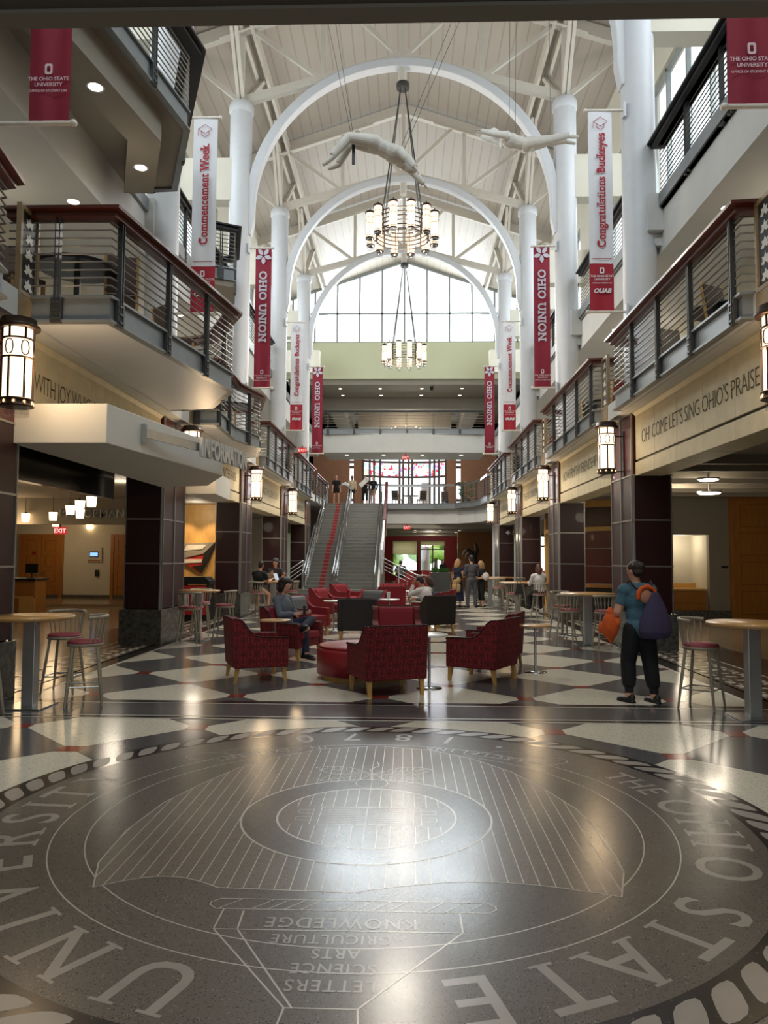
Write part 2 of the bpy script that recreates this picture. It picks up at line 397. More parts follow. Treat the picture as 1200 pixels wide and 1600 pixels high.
for a, b, m in ((8.16, 8.20, 8), (8.20, 8.30, 3), (8.30, 8.335, 8), (9.02, 9.05, 8), (9.05, 9.2, 3)): rect(-7, 6.2, a, b, .0020, m)
SX, SY = -.26, 5.19                                  # the seal: local u runs towards -x, v towards the camera
def S(u, v, z): return (SX-u, SY-v, z)
def ring(r0_, r1_, z, mi, n=120, a0=0, a1=2*PI):
    fl.mi = mi; full = a1-a0 > 6.28; k = n if full else n+1
    vs = [S(r*math.sin(a0+(a1-a0)*i/n), r*math.cos(a0+(a1-a0)*i/n), z) for r in (r0_, r1_) for i in range(k)]
    fl.add(vs, [(i, (i+1) % k, k+(i+1) % k, k+i) for i in range(n)], False)
def disc(r, z, mi, n=120, sx=1, sy=1, u0=0, v0=0):
    fl.mi = mi; fl.add([S(u0+r*sx*math.sin(2*PI*i/n), v0+r*sy*math.cos(2*PI*i/n), z) for i in range(n)], [tuple(range(n))], False)
def line(pts, wd, z, mi=8, close=False):
    wd *= .72; fl.mi = mi; pts = [Vector((a, b)) for a, b in pts]; n = len(pts); L = []; R = []
    for i, p in enumerate(pts):
        a = pts[(i-1) % n] if (i or close) else p; b = pts[(i+1) % n] if (i < n-1 or close) else p
        d = (b-a); d = d.normalized() if d.length else Vector((1, 0)); nn = Vector((-d.y, d.x))*wd/2; L.append(p+nn); R.append(p-nn)
    vs = [S(p.x, p.y, z) for p in L+R]
    fl.add(vs, [(i, (i+1) % n, n+(i+1) % n, n+i) for i in range(n if close else n-1)], False)
disc(2.70, .0024, 3); disc(2.44, .0027, 6)
for i in range(70):                                   # rope border
    a = 2*PI*i/70; pts = []
    for t in range(12):
        b = 2*PI*t/12; rr = 2.57+.095*math.copysign(abs(math.sin(b))**.6, math.sin(b)); aa = a+.034*math.copysign(abs(math.cos(b))**.6, math.cos(b))+.35*(rr-2.57)
        pts.append(S(rr*math.sin(aa), rr*math.cos(aa), .0029))
    fl.mi = 9; fl.add(pts, [tuple(range(12))], False)
for r in (1.74, 1.94): ring(r-.004, r+.004, .0032, 8)
def shield_pts():
    far = [(-1.35, 1.17), (-1.45, .85), (-1.48, .35), (-1.42, -.2), (-1.28, -.65), (-1.1, -1.1), (-.85, -1.45), (-.5, -1.75), (0, -1.9)]
    far += [(-a, b) for a, b in far[-2::-1]]
    near = [(1.35-2.7*i/40*.5, 1.17-.15*math.sin(PI*i/20)) for i in range(20)]+[(0, 1.18)]+[(-1.35*(i/20), 1.17-.15*math.sin(PI*i/20)) for i in range(1, 20)]
    return far+near
shp = shield_pts(); fl.mi = 7; fl.add([S(u, v, .0034) for u, v in shp], [tuple(range(len(shp)))], False); line(shp, .012, .0036, 8, True)
def span(u, poly):
    vs = []
    for i in range(len(poly)):
        a, b = poly[i-1], poly[i]
        if (a[0]-u)*(b[0]-u) < 0: vs.append(a[1]+(b[1]-a[1])*(u-a[0])/(b[0]-a[0]))
    return (min(vs), max(vs)) if vs else None
for i in range(-18, 19):
    u = i*.081+.011; q = span(u, shp)
    if q: line([(u, q[0]), (u, q[1])], .008, .0036)
disc(.82, .0040, 6); ring(.812, .826, .0044, 8); disc(.585, .0042, 7); ring(.58, .594, .0044, 8)
for i in range(-7, 8):
    u = i*.08; h = math.sqrt(max(0, .34-u*u))
    if h > .2: line([(u, -h), (u, -.17)], .007, .0044); line([(u, .2), (u, h)], .007, .0044)
line([(-.36, -.16), (.36, -.16), (.36, .18), (.02, .18), (0, .2), (-.02, .18), (-.36, .18)], .011, .0046, 8, True)
line([(0, -.16), (0, .2)], .008, .0046)
for s in (-1, 1):
    line([(s*.31, -.16), (s*.31, .17)], .007, .0046)
    for k in range(8): line([(s*.05, -.11+.035*k), (s*.16, -.115+.035*k), (s*.26, -.11+.035*k)], .006, .0046)
    for v in (-.1, .04): line([(s*.36, v), (s*.46, v), (s*.46, v+.07), (s*.36, v+.07)], .007, .0046)
def leaf(ang, L, W, u0=0, v0=-.98):                  # buckeye leaf of five blades
    c, s_ = math.cos(ang), math.sin(ang); T = lambda x, y: (u0+x*c+y*s_, v0-x*s_+y*c)
    a = [(W*math.sin(PI*(i/12)**1.3), L*i/12) for i in range(13)]
    line([T(x, y) for x, y in a]+[T(-x, y) for x, y in a[::-1]], .008, .0048); line([T(0, 0), T(0, L)], .007, .0048)
    for k in range(1, 8):
        y = L*k/9; x = W*math.sin(PI*(k/9)**1.3)*.9
        line([T(0, y), T(x, y+L*.09)], .005, .0048); line([T(0, y), T(-x, y+L*.09)], .005, .0048)
for an, L, W in ((0, .43, .12), (1.1, .45, .12), (-1.1, .45, .12), (1.9, .5, .11), (-1.9, .5, .11)): leaf(an, L, W)
line([(0, -.98), (.03, -1.1), (-.04, -1.22), (-.02, -1.34)], .01, .0048)
bar_ = [(-.66, 1.27), (.66, 1.27), (.70, 1.31), (.70, 1.34), (.66, 1.38), (-.66, 1.38), (-.70, 1.34), (-.70, 1.31)]
line(bar_, .01, .0036, 8, True)
for k in (-6, -5, -4, -2.2, -1.4, -.6, .2, 2, 2.8, 3.6, 4.4, 6): line([(k*.1-.05, 1.27), (k*.1+.05, 1.38)], .008, .0036)
line([(-.52, 1.38), (-.52, 1.58), (-.08, 2.19), (.2, 2.19), (.62, 1.585), (.62, 1.38)], .012, .0036)
line([(-.52, 1.58), (.62, 1.585)], .01, .0036); line([(.52, 1.40), (.51, 1.585), (.17, 2.19)], .012, .0036)
line([(-.08, 2.19), (-.10, 2.45), (.22, 2.45), (.2, 2.19)], .012, .0036)
for txt, v, h in (('KNOWLEDGE', 1.462, .10), ('AGRICULTURE', 1.625, .08), ('ARTS', 1.75, .08), ('SCIENCE', 1.87, .08), ('LETTERS', 1.995, .085)):
    g = glyphs(txt, h/.7, .006, 0, 'CENTER', 1.12); fl.mi = 9
    put_text(fl, g, S(.04, v, .0038), (-.74, 0, 0), (0, -1, 0))
def arc_text(letters, r, h, bold, serif, z, inward=False, mi=9):
    """letters = [(char, angle from the seal's top, clockwise, degrees)]"""
    fl.mi = mi
    for ch, ang in letters:
        a = math.radians(ang); er = Vector((math.sin(a), math.cos(a))); et = Vector((math.cos(a), -math.sin(a)))
        if inward: er, et = -er, -et
        b = Vector((math.sin(a), math.cos(a)))*r-(er*h/2)
        ax = Vector((-et.x, -et.y, 0)); ay = Vector((-er.x, -er.y, 0))
        put_text(fl, glyphs(ch, h/.7, bold, serif, 'CENTER', 1, .035), S(b.x, b.y, z), ax*.92, ay)
arc_text([('T', -117.5), ('H', -112), ('E', -107)], 2.17, .22, .002, .05, .0032)
arc_text([('O', -97), ('H', -86.5), ('I', -78.5), ('O', -69)], 2.19, .34, .004, .07, .0032)
arc_text([('S', -53), ('T', -44), ('A', -33.5), ('T', -24), ('E', -14.5)], 2.19, .35, .004, .07, .0032)
arc_text([('U', 20), ('N', 33.5), ('I', 44.5), ('V', 54), ('E', 65), ('R', 76), ('S', 86), ('I', 93), ('T', 100), ('Y', 110)], 2.19, .35, .004, .07, .0032)
arc_text([('1', -163), ('8', -174), ('7', 173.5), ('0', 162)], 2.24, .27, .006, 0, .0032, True)
for s_, e_, t in ((-136.5, -165.5, 'DISCIPLINA'), (165.5, 137, 'IN CIVITATEM')):
    n = len(t); d = (-(s_-e_)/(n-1) if s_ < 0 else (e_-s_)/(n-1))
    arc_text([(c, s_+d*i) for i, c in enumerate(t) if c != ' '], 1.88, .1, .004, 0, .0034, True)
disc(.03, .0034, 9, 16, 1, 1, 2.2*math.sin(math.radians(-150)), 2.2*math.cos(math.radians(-150)))
for s in (-1, 1):                                     # outlined buckeyes either side
    line([(s*(1.05+.25*math.cos(t*PI/8)+.05*math.cos(3*t*PI/8)), -1.62+.12*math.sin(t*PI/8)+.03*math.sin(2*t*PI/8)) for t in range(16)], .008, .0036, 8, True)
    line([(s*(1.42+.2*math.cos(t*PI/8)), -1.45+.12*math.sin(t*PI/8)) for t in range(16)], .008, .0036, 8, True)
fl.build('floor', FM, kind='structure')

# ---- walls behind everything
def wall(name, x0, x1, y0, y1, z0, z1, m): return struct(name, MB().bb(x0, x1, y0, y1, z0, z1), m)
wall('wall_back', -20, 14, -7.2, -7, 0, 9, wall_paint)
wall('wall_outer_left', -20.2, -20, -7, 62, 0, 4.6, cream_paint); wall('wall_outer_right', 13.5, 13.7, -7, 62, 0, 4.6, taupe_paint)
# side walls of the upper levels with a tall window in each bay
def side_wall(name, x, s):
    mb = MB(); ys = [CYS[0]-3.6]+[c+3.585 for c in CYS]
    lo, hi, zt = 11.4, 15.2, 17.9
    mb.bb(x, x+s*.3, -7, 60, Z2, lo); mb.bb(x, x+s*.3, -7, 60, hi, zt); mb.bb(x, x+s*.3, -7, ys[0], lo, hi)
    for k, c in enumerate([CYS[0]-3.6]+CYS): mb.bb(x, x+s*.3, c-.9+(0 if k else -3), c+.9, lo, hi)
    mb.bb(x, x+s*.3, CYS[-1]+.9, 60, lo, hi)
    struct(name, mb, cream_paint)
    for k in range(5):
        c = CYS[k]; fr = MB(); y0, y1 = c+.9, c+7.17-.9
        for y in (y0+.04, y0+1.2, (y0+y1)/2, y1-1.2, y1-.04): fr.bb(x+s*.08, x+s*.2, y-.04, y+.04, lo, hi)
        for z in (lo+.04, lo+2.5, hi-.04): fr.bb(x+s*.08, x+s*.2, y0, y1, z-.05, z+.05)
        f = struct('window_%d' % (k+1+(5 if s > 0 else 0)), fr, frame_grey)
        MB().bb(x+s*.13, x+s*.14, y0, y1, lo, hi).build('pane', end_glass, f)
side_wall('wall_left', -7.4, -1); side_wall('wall_right', 7.0, 1)
# end wall: pale green band under the glass gable
mb = MB(); RZ = lambda x: 20.0-.335*abs(x-AX)
mb.bb(-7.5, 7.2, 46, 46.3, 12.6, 14.83)
struct('wall_end', mb, green_paint)
mb = MB(); GY = 46.1; xs = [AX+1.37*k for k in range(-5, 6)]
for x in xs: mb.bb(x-.05, x+.05, GY, GY+.12, 14.83, RZ(x))
for z in (14.87, 16.65): mb.bb(-7.4, 7.1, GY, GY+.12, z-.05, z+.05)
for s in (-1, 1): mb.bar((AX, GY+.06, RZ(AX)-.06), (AX+s*7.3, GY+.06, RZ(AX+s*7.3)-.06), .14, .16)
f = struct('window_11', mb, frame_grey)
MB().ext([(-7.3, 14.83), (7.0, 14.83), (7.0, RZ(7.0)), (AX, RZ(AX)), (-7.3, RZ(-7.3))], (0, GY+.06, 0), (1, 0, 0), (0, 0, 1), (0, .01, 0)).build('pane', end_glass, f)

# ---- roof deck and its purlins
mb = MB()
for s in (-1, 1):
    xe = AX+s*7.6; a = [(AX, 1.5, RZ(AX)), (xe, 1.5, RZ(xe)), (xe, 46.6, RZ(xe)), (AX, 46.6, RZ(AX))]
    b = [(x, y, z+.25) for x, y, z in a]
    mb.add(a+b, [(0, 1, 2, 3), (4, 5, 6, 7), (0, 1, 5, 4), (1, 2, 6, 5), (2, 3, 7, 6), (3, 0, 4, 7)], False)
struct('ceiling_roof_deck', mb, roof_deck)
wall('wall_front_gable', -7.8, 7.4, 1.2, 1.5, 4.9, 20.3, wall_paint)
for s, x in ((-1, AX-4.75), (1, AX+4.75)):
    mb = MB()
    for dx in (-.16, .16): mb.bar((x+dx, 2, RZ(x)-.36), (x+dx, 46, RZ(x)-.36), .1, .42)
    struct('trim_eave_beam_%s' % ('left' if s < 0 else 'right'), mb, roof_steel)
# ---- ceiling over the near end of the hall (the viewer stands below a bridge)
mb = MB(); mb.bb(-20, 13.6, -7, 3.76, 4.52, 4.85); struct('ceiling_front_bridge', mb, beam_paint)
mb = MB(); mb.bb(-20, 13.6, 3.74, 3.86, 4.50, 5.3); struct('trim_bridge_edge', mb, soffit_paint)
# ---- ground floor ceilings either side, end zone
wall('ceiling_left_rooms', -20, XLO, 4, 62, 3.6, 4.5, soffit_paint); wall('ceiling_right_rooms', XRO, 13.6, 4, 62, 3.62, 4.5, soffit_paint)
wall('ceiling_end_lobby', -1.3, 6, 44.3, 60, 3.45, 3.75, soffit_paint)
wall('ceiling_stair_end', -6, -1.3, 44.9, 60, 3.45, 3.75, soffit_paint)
# level 2 floor and level 3 slabs as structure
def slab(name, poly, z0, z1, m): return struct(name, MB().prism(poly, z0, z1), m)
L2L = [[(-4.9, 9.1), (-3.64, 9.1), (-3.05, 13.0), (-3.75, 14.4), (-4.9, 14.75)],
       [(-4.9, 16.2), (-4.1, 16.2), (-4.2, 18.4), (-3.87, 19.8), (-4.3, 21.5), (-4.9, 21.7)],
       [(-4.9, 23.7), (-4.42, 23.7), (-4.38, 29.0), (-4.9, 29.1)], [(-4.9, 30.9), (-4.5, 30.9), (-4.5, 36.2), (-4.9, 36.3)]]
L2R = [[(4.4, y0+PL-.02), (3.99, y0+PL+.02), (3.99, y0+7.17-.1), (4.4, y0+7.17)] for y0 in YR[:4]]
END = [(-1.2, 44.0), (1.5, 44.0), (2.7, 43.5), (3.5, 42.3), (3.9, 40.6), (3.99, 38.2), (4.4, 38.0)]
slab('floor_upper_left', [(-4.6, 3.85), (-4.6, 44.9), (-20, 44.9), (-20, 3.85)], 4.52, Z2, wall_paint)
slab('floor_upper_right', [(4.1, 3.85), (4.1, 44.9), (13.6, 44.9), (13.6, 3.85)], 4.52, Z2, wall_paint)
slab('floor_upper_end', END[:]+[(4.4, 60), (-4.9, 60), (-4.9, 44.9), (-1.2, 44.9)], 4.6, Z2, wall_paint)
slab('trim_end_bulkhead', [(-1.2, 44.25), (1.6, 44.25), (2.9, 43.7), (3.7, 42.5), (4.1, 40.8), (4.3, 38.2), (6, 38.2), (6, 45), (-1.2, 45)], 3.72, 4.6, wall_paint)
wall('wall_stair_back', -6, -1.3, 44.85, 45.0, 0, 4.55, taupe_paint)
for i, p in enumerate(L2L): slab('floor_balcony_left_%s' % 'abcd'[i], p, 4.55, Z2, white_paint)
for i, p in enumerate(L2R): slab('floor_balcony_right_%s' % 'abcd'[i], p, 4.55, Z2, white_paint)
# level 3
L3A = [(-5.4, 4.1), (-4.35, 4.1), (-4.0, 9.65), (-3.64, 12.1), (-4.46, 14.13), (-5.4, 14.2)]
L3B = [(-5.4, 18.5), (-5.02, 18.66), (-4.42, 18.98), (-4.88, 20.84), (-5.4, 21.0)]
L2N = [(-4.15, 4.0), (-4.2, 6.5), (-4.5, 8.2), (-4.95, 8.3)]; slab('floor_balcony_left_e', L2N+[(-4.95, 4.0)], 4.55, Z2, white_paint)
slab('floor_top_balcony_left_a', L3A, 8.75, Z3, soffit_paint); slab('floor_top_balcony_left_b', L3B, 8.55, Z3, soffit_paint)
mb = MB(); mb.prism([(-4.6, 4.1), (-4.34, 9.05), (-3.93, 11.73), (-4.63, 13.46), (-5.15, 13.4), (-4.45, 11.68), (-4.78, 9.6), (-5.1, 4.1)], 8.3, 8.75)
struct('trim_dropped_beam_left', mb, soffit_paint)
wall('floor_top_left', -7.4, -5.35, 4.1, 46, 7.85, Z3, wall_paint); wall('floor_top_right', 5.1, 7.0, 4.1, 46, 7.88, Z3, wall_paint)
wall('trim_top_channel_left', -5.42, -5.28, 14.2, 44, 8.72, Z3, steel); wall('trim_top_channel_right', 5.0, 5.12, 4.1, 44, 8.74, Z3, steel)
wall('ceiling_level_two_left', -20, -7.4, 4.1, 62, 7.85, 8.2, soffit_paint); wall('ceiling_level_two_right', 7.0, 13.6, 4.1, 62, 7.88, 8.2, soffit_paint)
wall('wall_upper_left', -10.2, -10, 4.1, 60, Z2, 7.85, taupe_paint); wall('wall_upper_right', 9.8, 10, 4.1, 60, Z2, 7.88, taupe_paint)
for k, c in enumerate(CYS[1:]):                       # cross beams from the columns to the outer walls, and brackets under the top galleries
    wall('trim_cross_beam_left_%s' % 'abcde'[k], -7.4, CXL, c-.25, c+.25, 12.5, 13.8, cream_paint)
    wall('trim_cross_beam_right_%s' % 'abcde'[k], CXR, 7.0, c-.25, c+.25, 12.5, 13.8, cream_paint)
for k, c in enumerate(CYS[1:5]):
    for nm, x, s in (('left', CXL, -1), ('right', CXR, 1)):
        mb = MB(); mb.ext([(s*-.05, 0), (s*.55, 0), (s*.5, -.75), (s*-.05, -.75)], (x+s*.1, c-.42, 9.02), (1, 0, 0), (0, 0, 1), (0, .84, 0))
        mb.ext([(0, -.75), (s*.45, -.75), (s*.32, -1.0), (s*.1, -1.0)], (x+s*.15, c-.25, 9.02), (1, 0, 0), (0, 0, 1), (0, .5, 0))
        struct('trim_gallery_bracket_%s_%s' % (nm, 'abcd'[k]), mb, wall_paint)
# far end: level 3 bridge, coffered ceiling, brick wall
slab('floor_end_bridge', [(-4.9, 44.2), (4.5, 44.2), (4.5, 47.5), (-4.9, 47.5)], 8.95, 9.2, steel)
slab('trim_end_bridge', [(-4.9, 44.35)]+[(-4.9+9.4*i/12, 44.35-.25*math.sin(PI*i/12)) for i in range(1, 12)]+[(4.5, 44.35), (4.5, 47.5), (-4.9, 47.5)], 7.85, 8.95, wall_paint)
mb = MB(); mb.bb(-7.3, 7.0, 46.3, 60, 12.3, 12.6); mb.bb(-7.3, 7.0, 50.3, 51.2, 11.6, 12.3); mb.bb(-3.6, 3.2, 55.5, 56.4, 11.3, 12.3)
mb.bb(-5.3, -4.3, 51, 60, 11.6, 12.3); mb.bb(3.9, 4.9, 51, 60, 11.6, 12.3); struct('ceiling_end_coffer', mb, soffit_paint)
wall('wall_end_left', -7.6, -7.4, 46, 60, 4.8, 12.6, cream_paint); wall('wall_end_right', 7.0, 7.2, 46, 60, 4.8, 12.6, cream_paint)
# ================================================================== BUILDING PARTS THAT REPEAT
ORD = ['nearest', 'second nearest', 'third nearest', 'fourth nearest', 'fifth nearest', 'farthest']
def sidename(s): return 'left' if s < 0 else 'right'
# ---- round columns
def column(x, y, s, k):
    t = thing('round_column', 'white round roof column on the %s side of the hall, %s' % (sidename(s), ['nearest, its top out of the picture', 'the one carrying a white graduation banner near the front', 'the one with the tall maroon lettered banner', 'behind the one with the tall maroon banner', 'beside the far maroon banner', 'right at the glass gable'][k]), 'column', (x, y, 0), 0, 'round columns on the %s' % sidename(s))
    MB().lathe([(.335, 4.5), (.335, 15.3)], n=28).build('shaft', white_paint, t)
    MB().lathe([(.335, 15.28), (.375, 15.32), (.375, 15.5), (.36, 15.54), (.335, 15.6)], n=28).build('cap', white_paint, t)
for k, y in enumerate(CYS):
    if k > 4: continue
    column(CXL, y, -1, k+(1 if k else 1) if k < 5 else 5); column(CXR, y, 1, k+1 if k < 5 else 5)
# ---- arched roof trusses
TR = []
def truss(y):
    t = thing('roof_truss', '', 'roof truss', (AX, y, 0), 0, 'arched roof trusses'); hw = 4.93; rz = lambda x: 20.0-.335*abs(x)-.28
    R_, r_ = 4.62, .14; pts = [(-R_, 11.45), (-R_, 11.9)]+[(-R_*math.cos(PI*i/40), 12.2+R_*math.sin(PI*i/40)) for i in range(41)]+[(R_, 11.9), (R_, 11.45)]
    mb = MB(); n = len(pts)
    for i in range(n-1):
        (x0, z0), (x1, z1) = pts[i], pts[i+1]
        def sec(i):
            a, b = pts[max(0, i-1)], pts[min(n-1, i+1)]; d = Vector((b[0]-a[0], b[1]-a[1])).normalized(); nn = Vector((-d.y, d.x)); p = Vector(pts[i])
            k = .35 if i in (0, n-1) else 1
            return [(p.x+nn.x*r_*k, yy, p.y+nn.y*r_*k) for yy in (-.16, .16)]+[(p.x-nn.x*r_*k, yy, p.y-nn.y*r_*k) for yy in (.16, -.16)]
        mb.add(sec(i)+sec(i+1), [(0, 1, 5, 4), (1, 2, 6, 5), (2, 3, 7, 6), (3, 0, 4, 7)]+([(0, 1, 2, 3)] if i == 0 else [])+([(4, 5, 6, 7)] if i == n-2 else []), False)
    mb.build('arch_rib', white_paint, t, bevel=.03)
    for s in (-1, 1):
        MB().bar((s*hw*.98, 0, 15.72), (0, 0, 17.05), .2, .26).build('bottom_chord', roof_steel, t)
        MB().bar((0, 0, rz(0)), (s*7.3, 0, rz(7.3)), .22, .38).build('rafter', roof_steel, t)
        MB().bar((s*2.42, 0, 16.3), (s*2.42, 0, rz(2.42)), .14, .14).build('web_post', roof_steel, t)
        MB().bar((s*hw, 0, 15.6), (s*hw, 0, rz(hw)), .14, .14).build('eave_post', roof_steel, t)
        for a, b in (((s*.1, 17.1), (s*2.0, rz(2.0)-.1)), ((s*2.5, 16.4), (s*4.7, rz(4.7)-.1))):
            MB().bar((a[0], 0, a[1]), (b[0], 0, b[1]), .13, .13).build('diagonal', roof_steel, t)
        MB().bar((s*hw, 0, 15.65), (s*6.9, 0, rz(6.9)-.1), .13, .13).build('outer_strut', roof_steel, t)
        for q in (-1, 1):
            mb = MB()
            for dx in (-.07, .07): mb.bar((s*hw+dx, q*.05, 15.62), (s*(hw-.12)+dx, q*2.45, rz(hw)-.15), .1, .14)
            mb.build('raking_strut', roof_steel, t)
        MB().tube([(s*1.2, -.3, rz(1.2)-.35), (s*5.6, -.3, rz(5.6)-.3)], .035, 8).build('sprinkler_pipe', roof_steel, t)
    MB().bar((0, 0, 17.0), (0, 0, rz(0)), .14, .14).build('king_post', roof_steel, t)
    MB().lathe([(.13, 16.2), (.13, 16.95)]).build('crown_hub', roof_steel, t)
    return t
tr0 = truss(CYS[0])
TL = ['arched white roof truss nearest the viewer, only its arch foot in view at the top', 'arched white roof truss the nearer chandelier hangs from', 'arched white roof truss just behind the nearer chandelier', 'arched white roof truss the smaller far chandelier hangs from', 'last arched white roof truss, against the glass gable']
tr0['label'] = TL[0]
for k in range(1, 5): dup(tr0, (AX, CYS[k], 0), 0, TL[k])

# ---- wood clad pillars
def pillar(s):
    """local: hall face at x=0, body away from the hall along +x*s, y 0..PL"""
    t = thing('clad_pillar', '', 'pillar'); d = .76
    def bx(mb, x0, x1, y0, y1, z0, z1): mb.bb(s*x0, s*x1, y0, y1, z0, z1); return mb
    bx(MB(), -.03, d+.05, -.05, PL+.05, 0, .68).build('stone_base', granite, t, bevel=.01)
    for z0, z1 in ((.70, 1.565), (1.595, 2.445), (2.475, 3.31)):
        mb = MB(); bx(mb, .05, d-.04, 0, .06, z0, z1); bx(mb, .05, d-.04, PL-.06, PL, z0, z1)
        for a, b in ((.06, .70), (.80, PL-.06)): bx(mb, 0, .06, a, b, z0, z1)
        mb.build('wood_panel', mahogany, t)
    mb = MB()
    for a, b in ((.06, .70), (.80, PL-.06)): bx(mb, 0, .06, a, b, 3.34, 4.5)
    bx(mb, .02, .5, .02, .06, 3.34, 4.5); bx(mb, .02, .5, PL-.06, PL-.02, 3.34, 4.5); mb.build('upper_panel', mahogany_lit, t)
    bx(MB(), .05, d-.05, .05, PL-.05, .6, 4.55).build('core', black_reveal, t)
    mb = MB()
    for z in (1.58, 2.46, 3.325): bx(mb, -.012, d+.0, -.012, PL+.012, z-.014, z+.014)
    for y in (.03, .745, .775, PL-.03): bx(mb, -.016, .02, y-.011, y+.011, .68, 4.52)
    for x in (.03, d-.03): bx(mb, x-.012, x+.012, -.016, .02, .68, 3.32); bx(mb, x-.012, x+.012, PL-.02, PL+.016, .68, 3.32)
    mb.build('metal_trim', nickel, t); return t
def where(s, k):
    if s > 0: return ['just outside the right edge of the picture', 'behind the walking person with the backpack', 'behind the bar table with grey stools on the right', 'behind the woman in white seated at a bar table', 'beside the far white ground floor column'][k]
    return ['at the left edge behind the near bar table', 'below the end of the white sign canopy', 'behind the two people with laptops', 'beside the foot of the stairs', 'behind the stair railing'][k]
for s, x, ys in ((1, XR, YR), (-1, XL, YL)):
    p0 = pillar(s); p0['group'] = 'clad pillars on the %s' % sidename(s)
    for k, y in enumerate(ys):
        o = p0 if k == 0 else dup(p0, (x, y, 0)); o.location = (x, y, 0)
        o['label'] = 'dark mahogany clad pillar with granite base %s' % where(s, k)
# a round white column on the ground floor at the end of the right arcade
t = thing('lobby_column', 'plain white round column standing on the far ground floor right of the group of three', 'column', (5.0, 41.5, 0))
MB().cyl((0, 0, 0), .4, .12, 3.75, 28).build('shaft', white_paint, t); MB().cyl((0, 0, 0), .43, 0, .14, 28).build('plinth', granite, t)

# ---- limestone friezes with incised lines of song
FT = {(1, 0): "OH! COME LET'S SING OHIO'S PRAISE", (1, 1): 'HOW FIRM THY FRIENDSHIP O-HI-O', (1, 2): "THESE JOLLY DAYS OF PRICELESS WORTH", (1, 3): 'BY FAR THE GLADDEST DAYS OF EARTH',
      (-1, 0): 'WITH JOY WHICH DEATH ALONE CAN STILL', (-1, 1): 'AND SONGS TO ALMA MATER RAISE', (-1, 2): 'TIME AND CHANGE WILL SURELY SHOW', (-1, 3): 'SUMMER\'S HEAT OR WINTER\'S COLD'}
def frieze(s, x, y0, y1, txt, label, low=3.30):
    t = thing('stone_frieze', label, 'frieze', (x, y0, 0)); L = y1-y0; xx = s*.06
    n = 5; w_ = L/n; mb = MB(); lo = MB()
    for k in range(n):
        mb.bb(xx, xx+s*.5, k*w_+.004, (k+1)*w_-.004, 3.60, 4.40)
        if low < 3.5: lo.bb(xx-s*.01, xx+s*.5, k*w_+.004, (k+1)*w_-.004, 3.30, 3.555)
    mb.build('inscribed_course', limestone, t, bevel=.004); 
    if low < 3.5: lo.build('lintel_course', limestone, t, bevel=.004)
    MB().bb(xx+s*.03, xx+s*.5, 0, L, low, 4.5).build('reveal', black_reveal, t)
    mb = MB(); mb.ext([(0, 4.40), (0, 4.44), (-.05, 4.5), (-.05, 4.56), (.4, 4.56), (.4, 4.40)], (xx, 0, 0), (s, 0, 0), (0, 0, 1), (0, L, 0)); mb.build('cornice', limestone, t)
    g = glyphs(txt, .36, -.012, .035, 'CENTER', .92, .03); a, b = extent(g); sc = min(1, (L*.86)/(b-a)); mb = MB()
    put_text(mb, g, (xx-s*.004, L*.5, 3.87), (0, -s*sc, 0), (0, 0, 1.0)); mb.build('inscription', limestone_cut, t)
FL = {(1, 0): 'limestone frieze incised OH COME LET\'S SING, above the opening right of the walking person', (1, 1): 'limestone frieze incised HOW FIRM THY FRIENDSHIP, second on the right wall', (1, 2): 'limestone frieze between the third and fourth lanterns on the right', (1, 3): 'short far limestone frieze at the end of the right arcade',
      (-1, 0): 'limestone frieze incised WITH JOY WHICH, partly hidden by the white canopy', (-1, 1): 'limestone frieze ending MATER RAISE right of the sign canopy', (-1, 2): 'limestone frieze ending SURELY SHOW between two left lanterns', (-1, 3): 'small far limestone frieze next to the stairs on the left'}
for s, x, ys in ((1, XR, YR), (-1, XL, YL)):
    for k in range(4): frieze(s, x, ys[k]+PL+.055, ys[k]+7.17-.055, FT[s, k], FL[s, k])

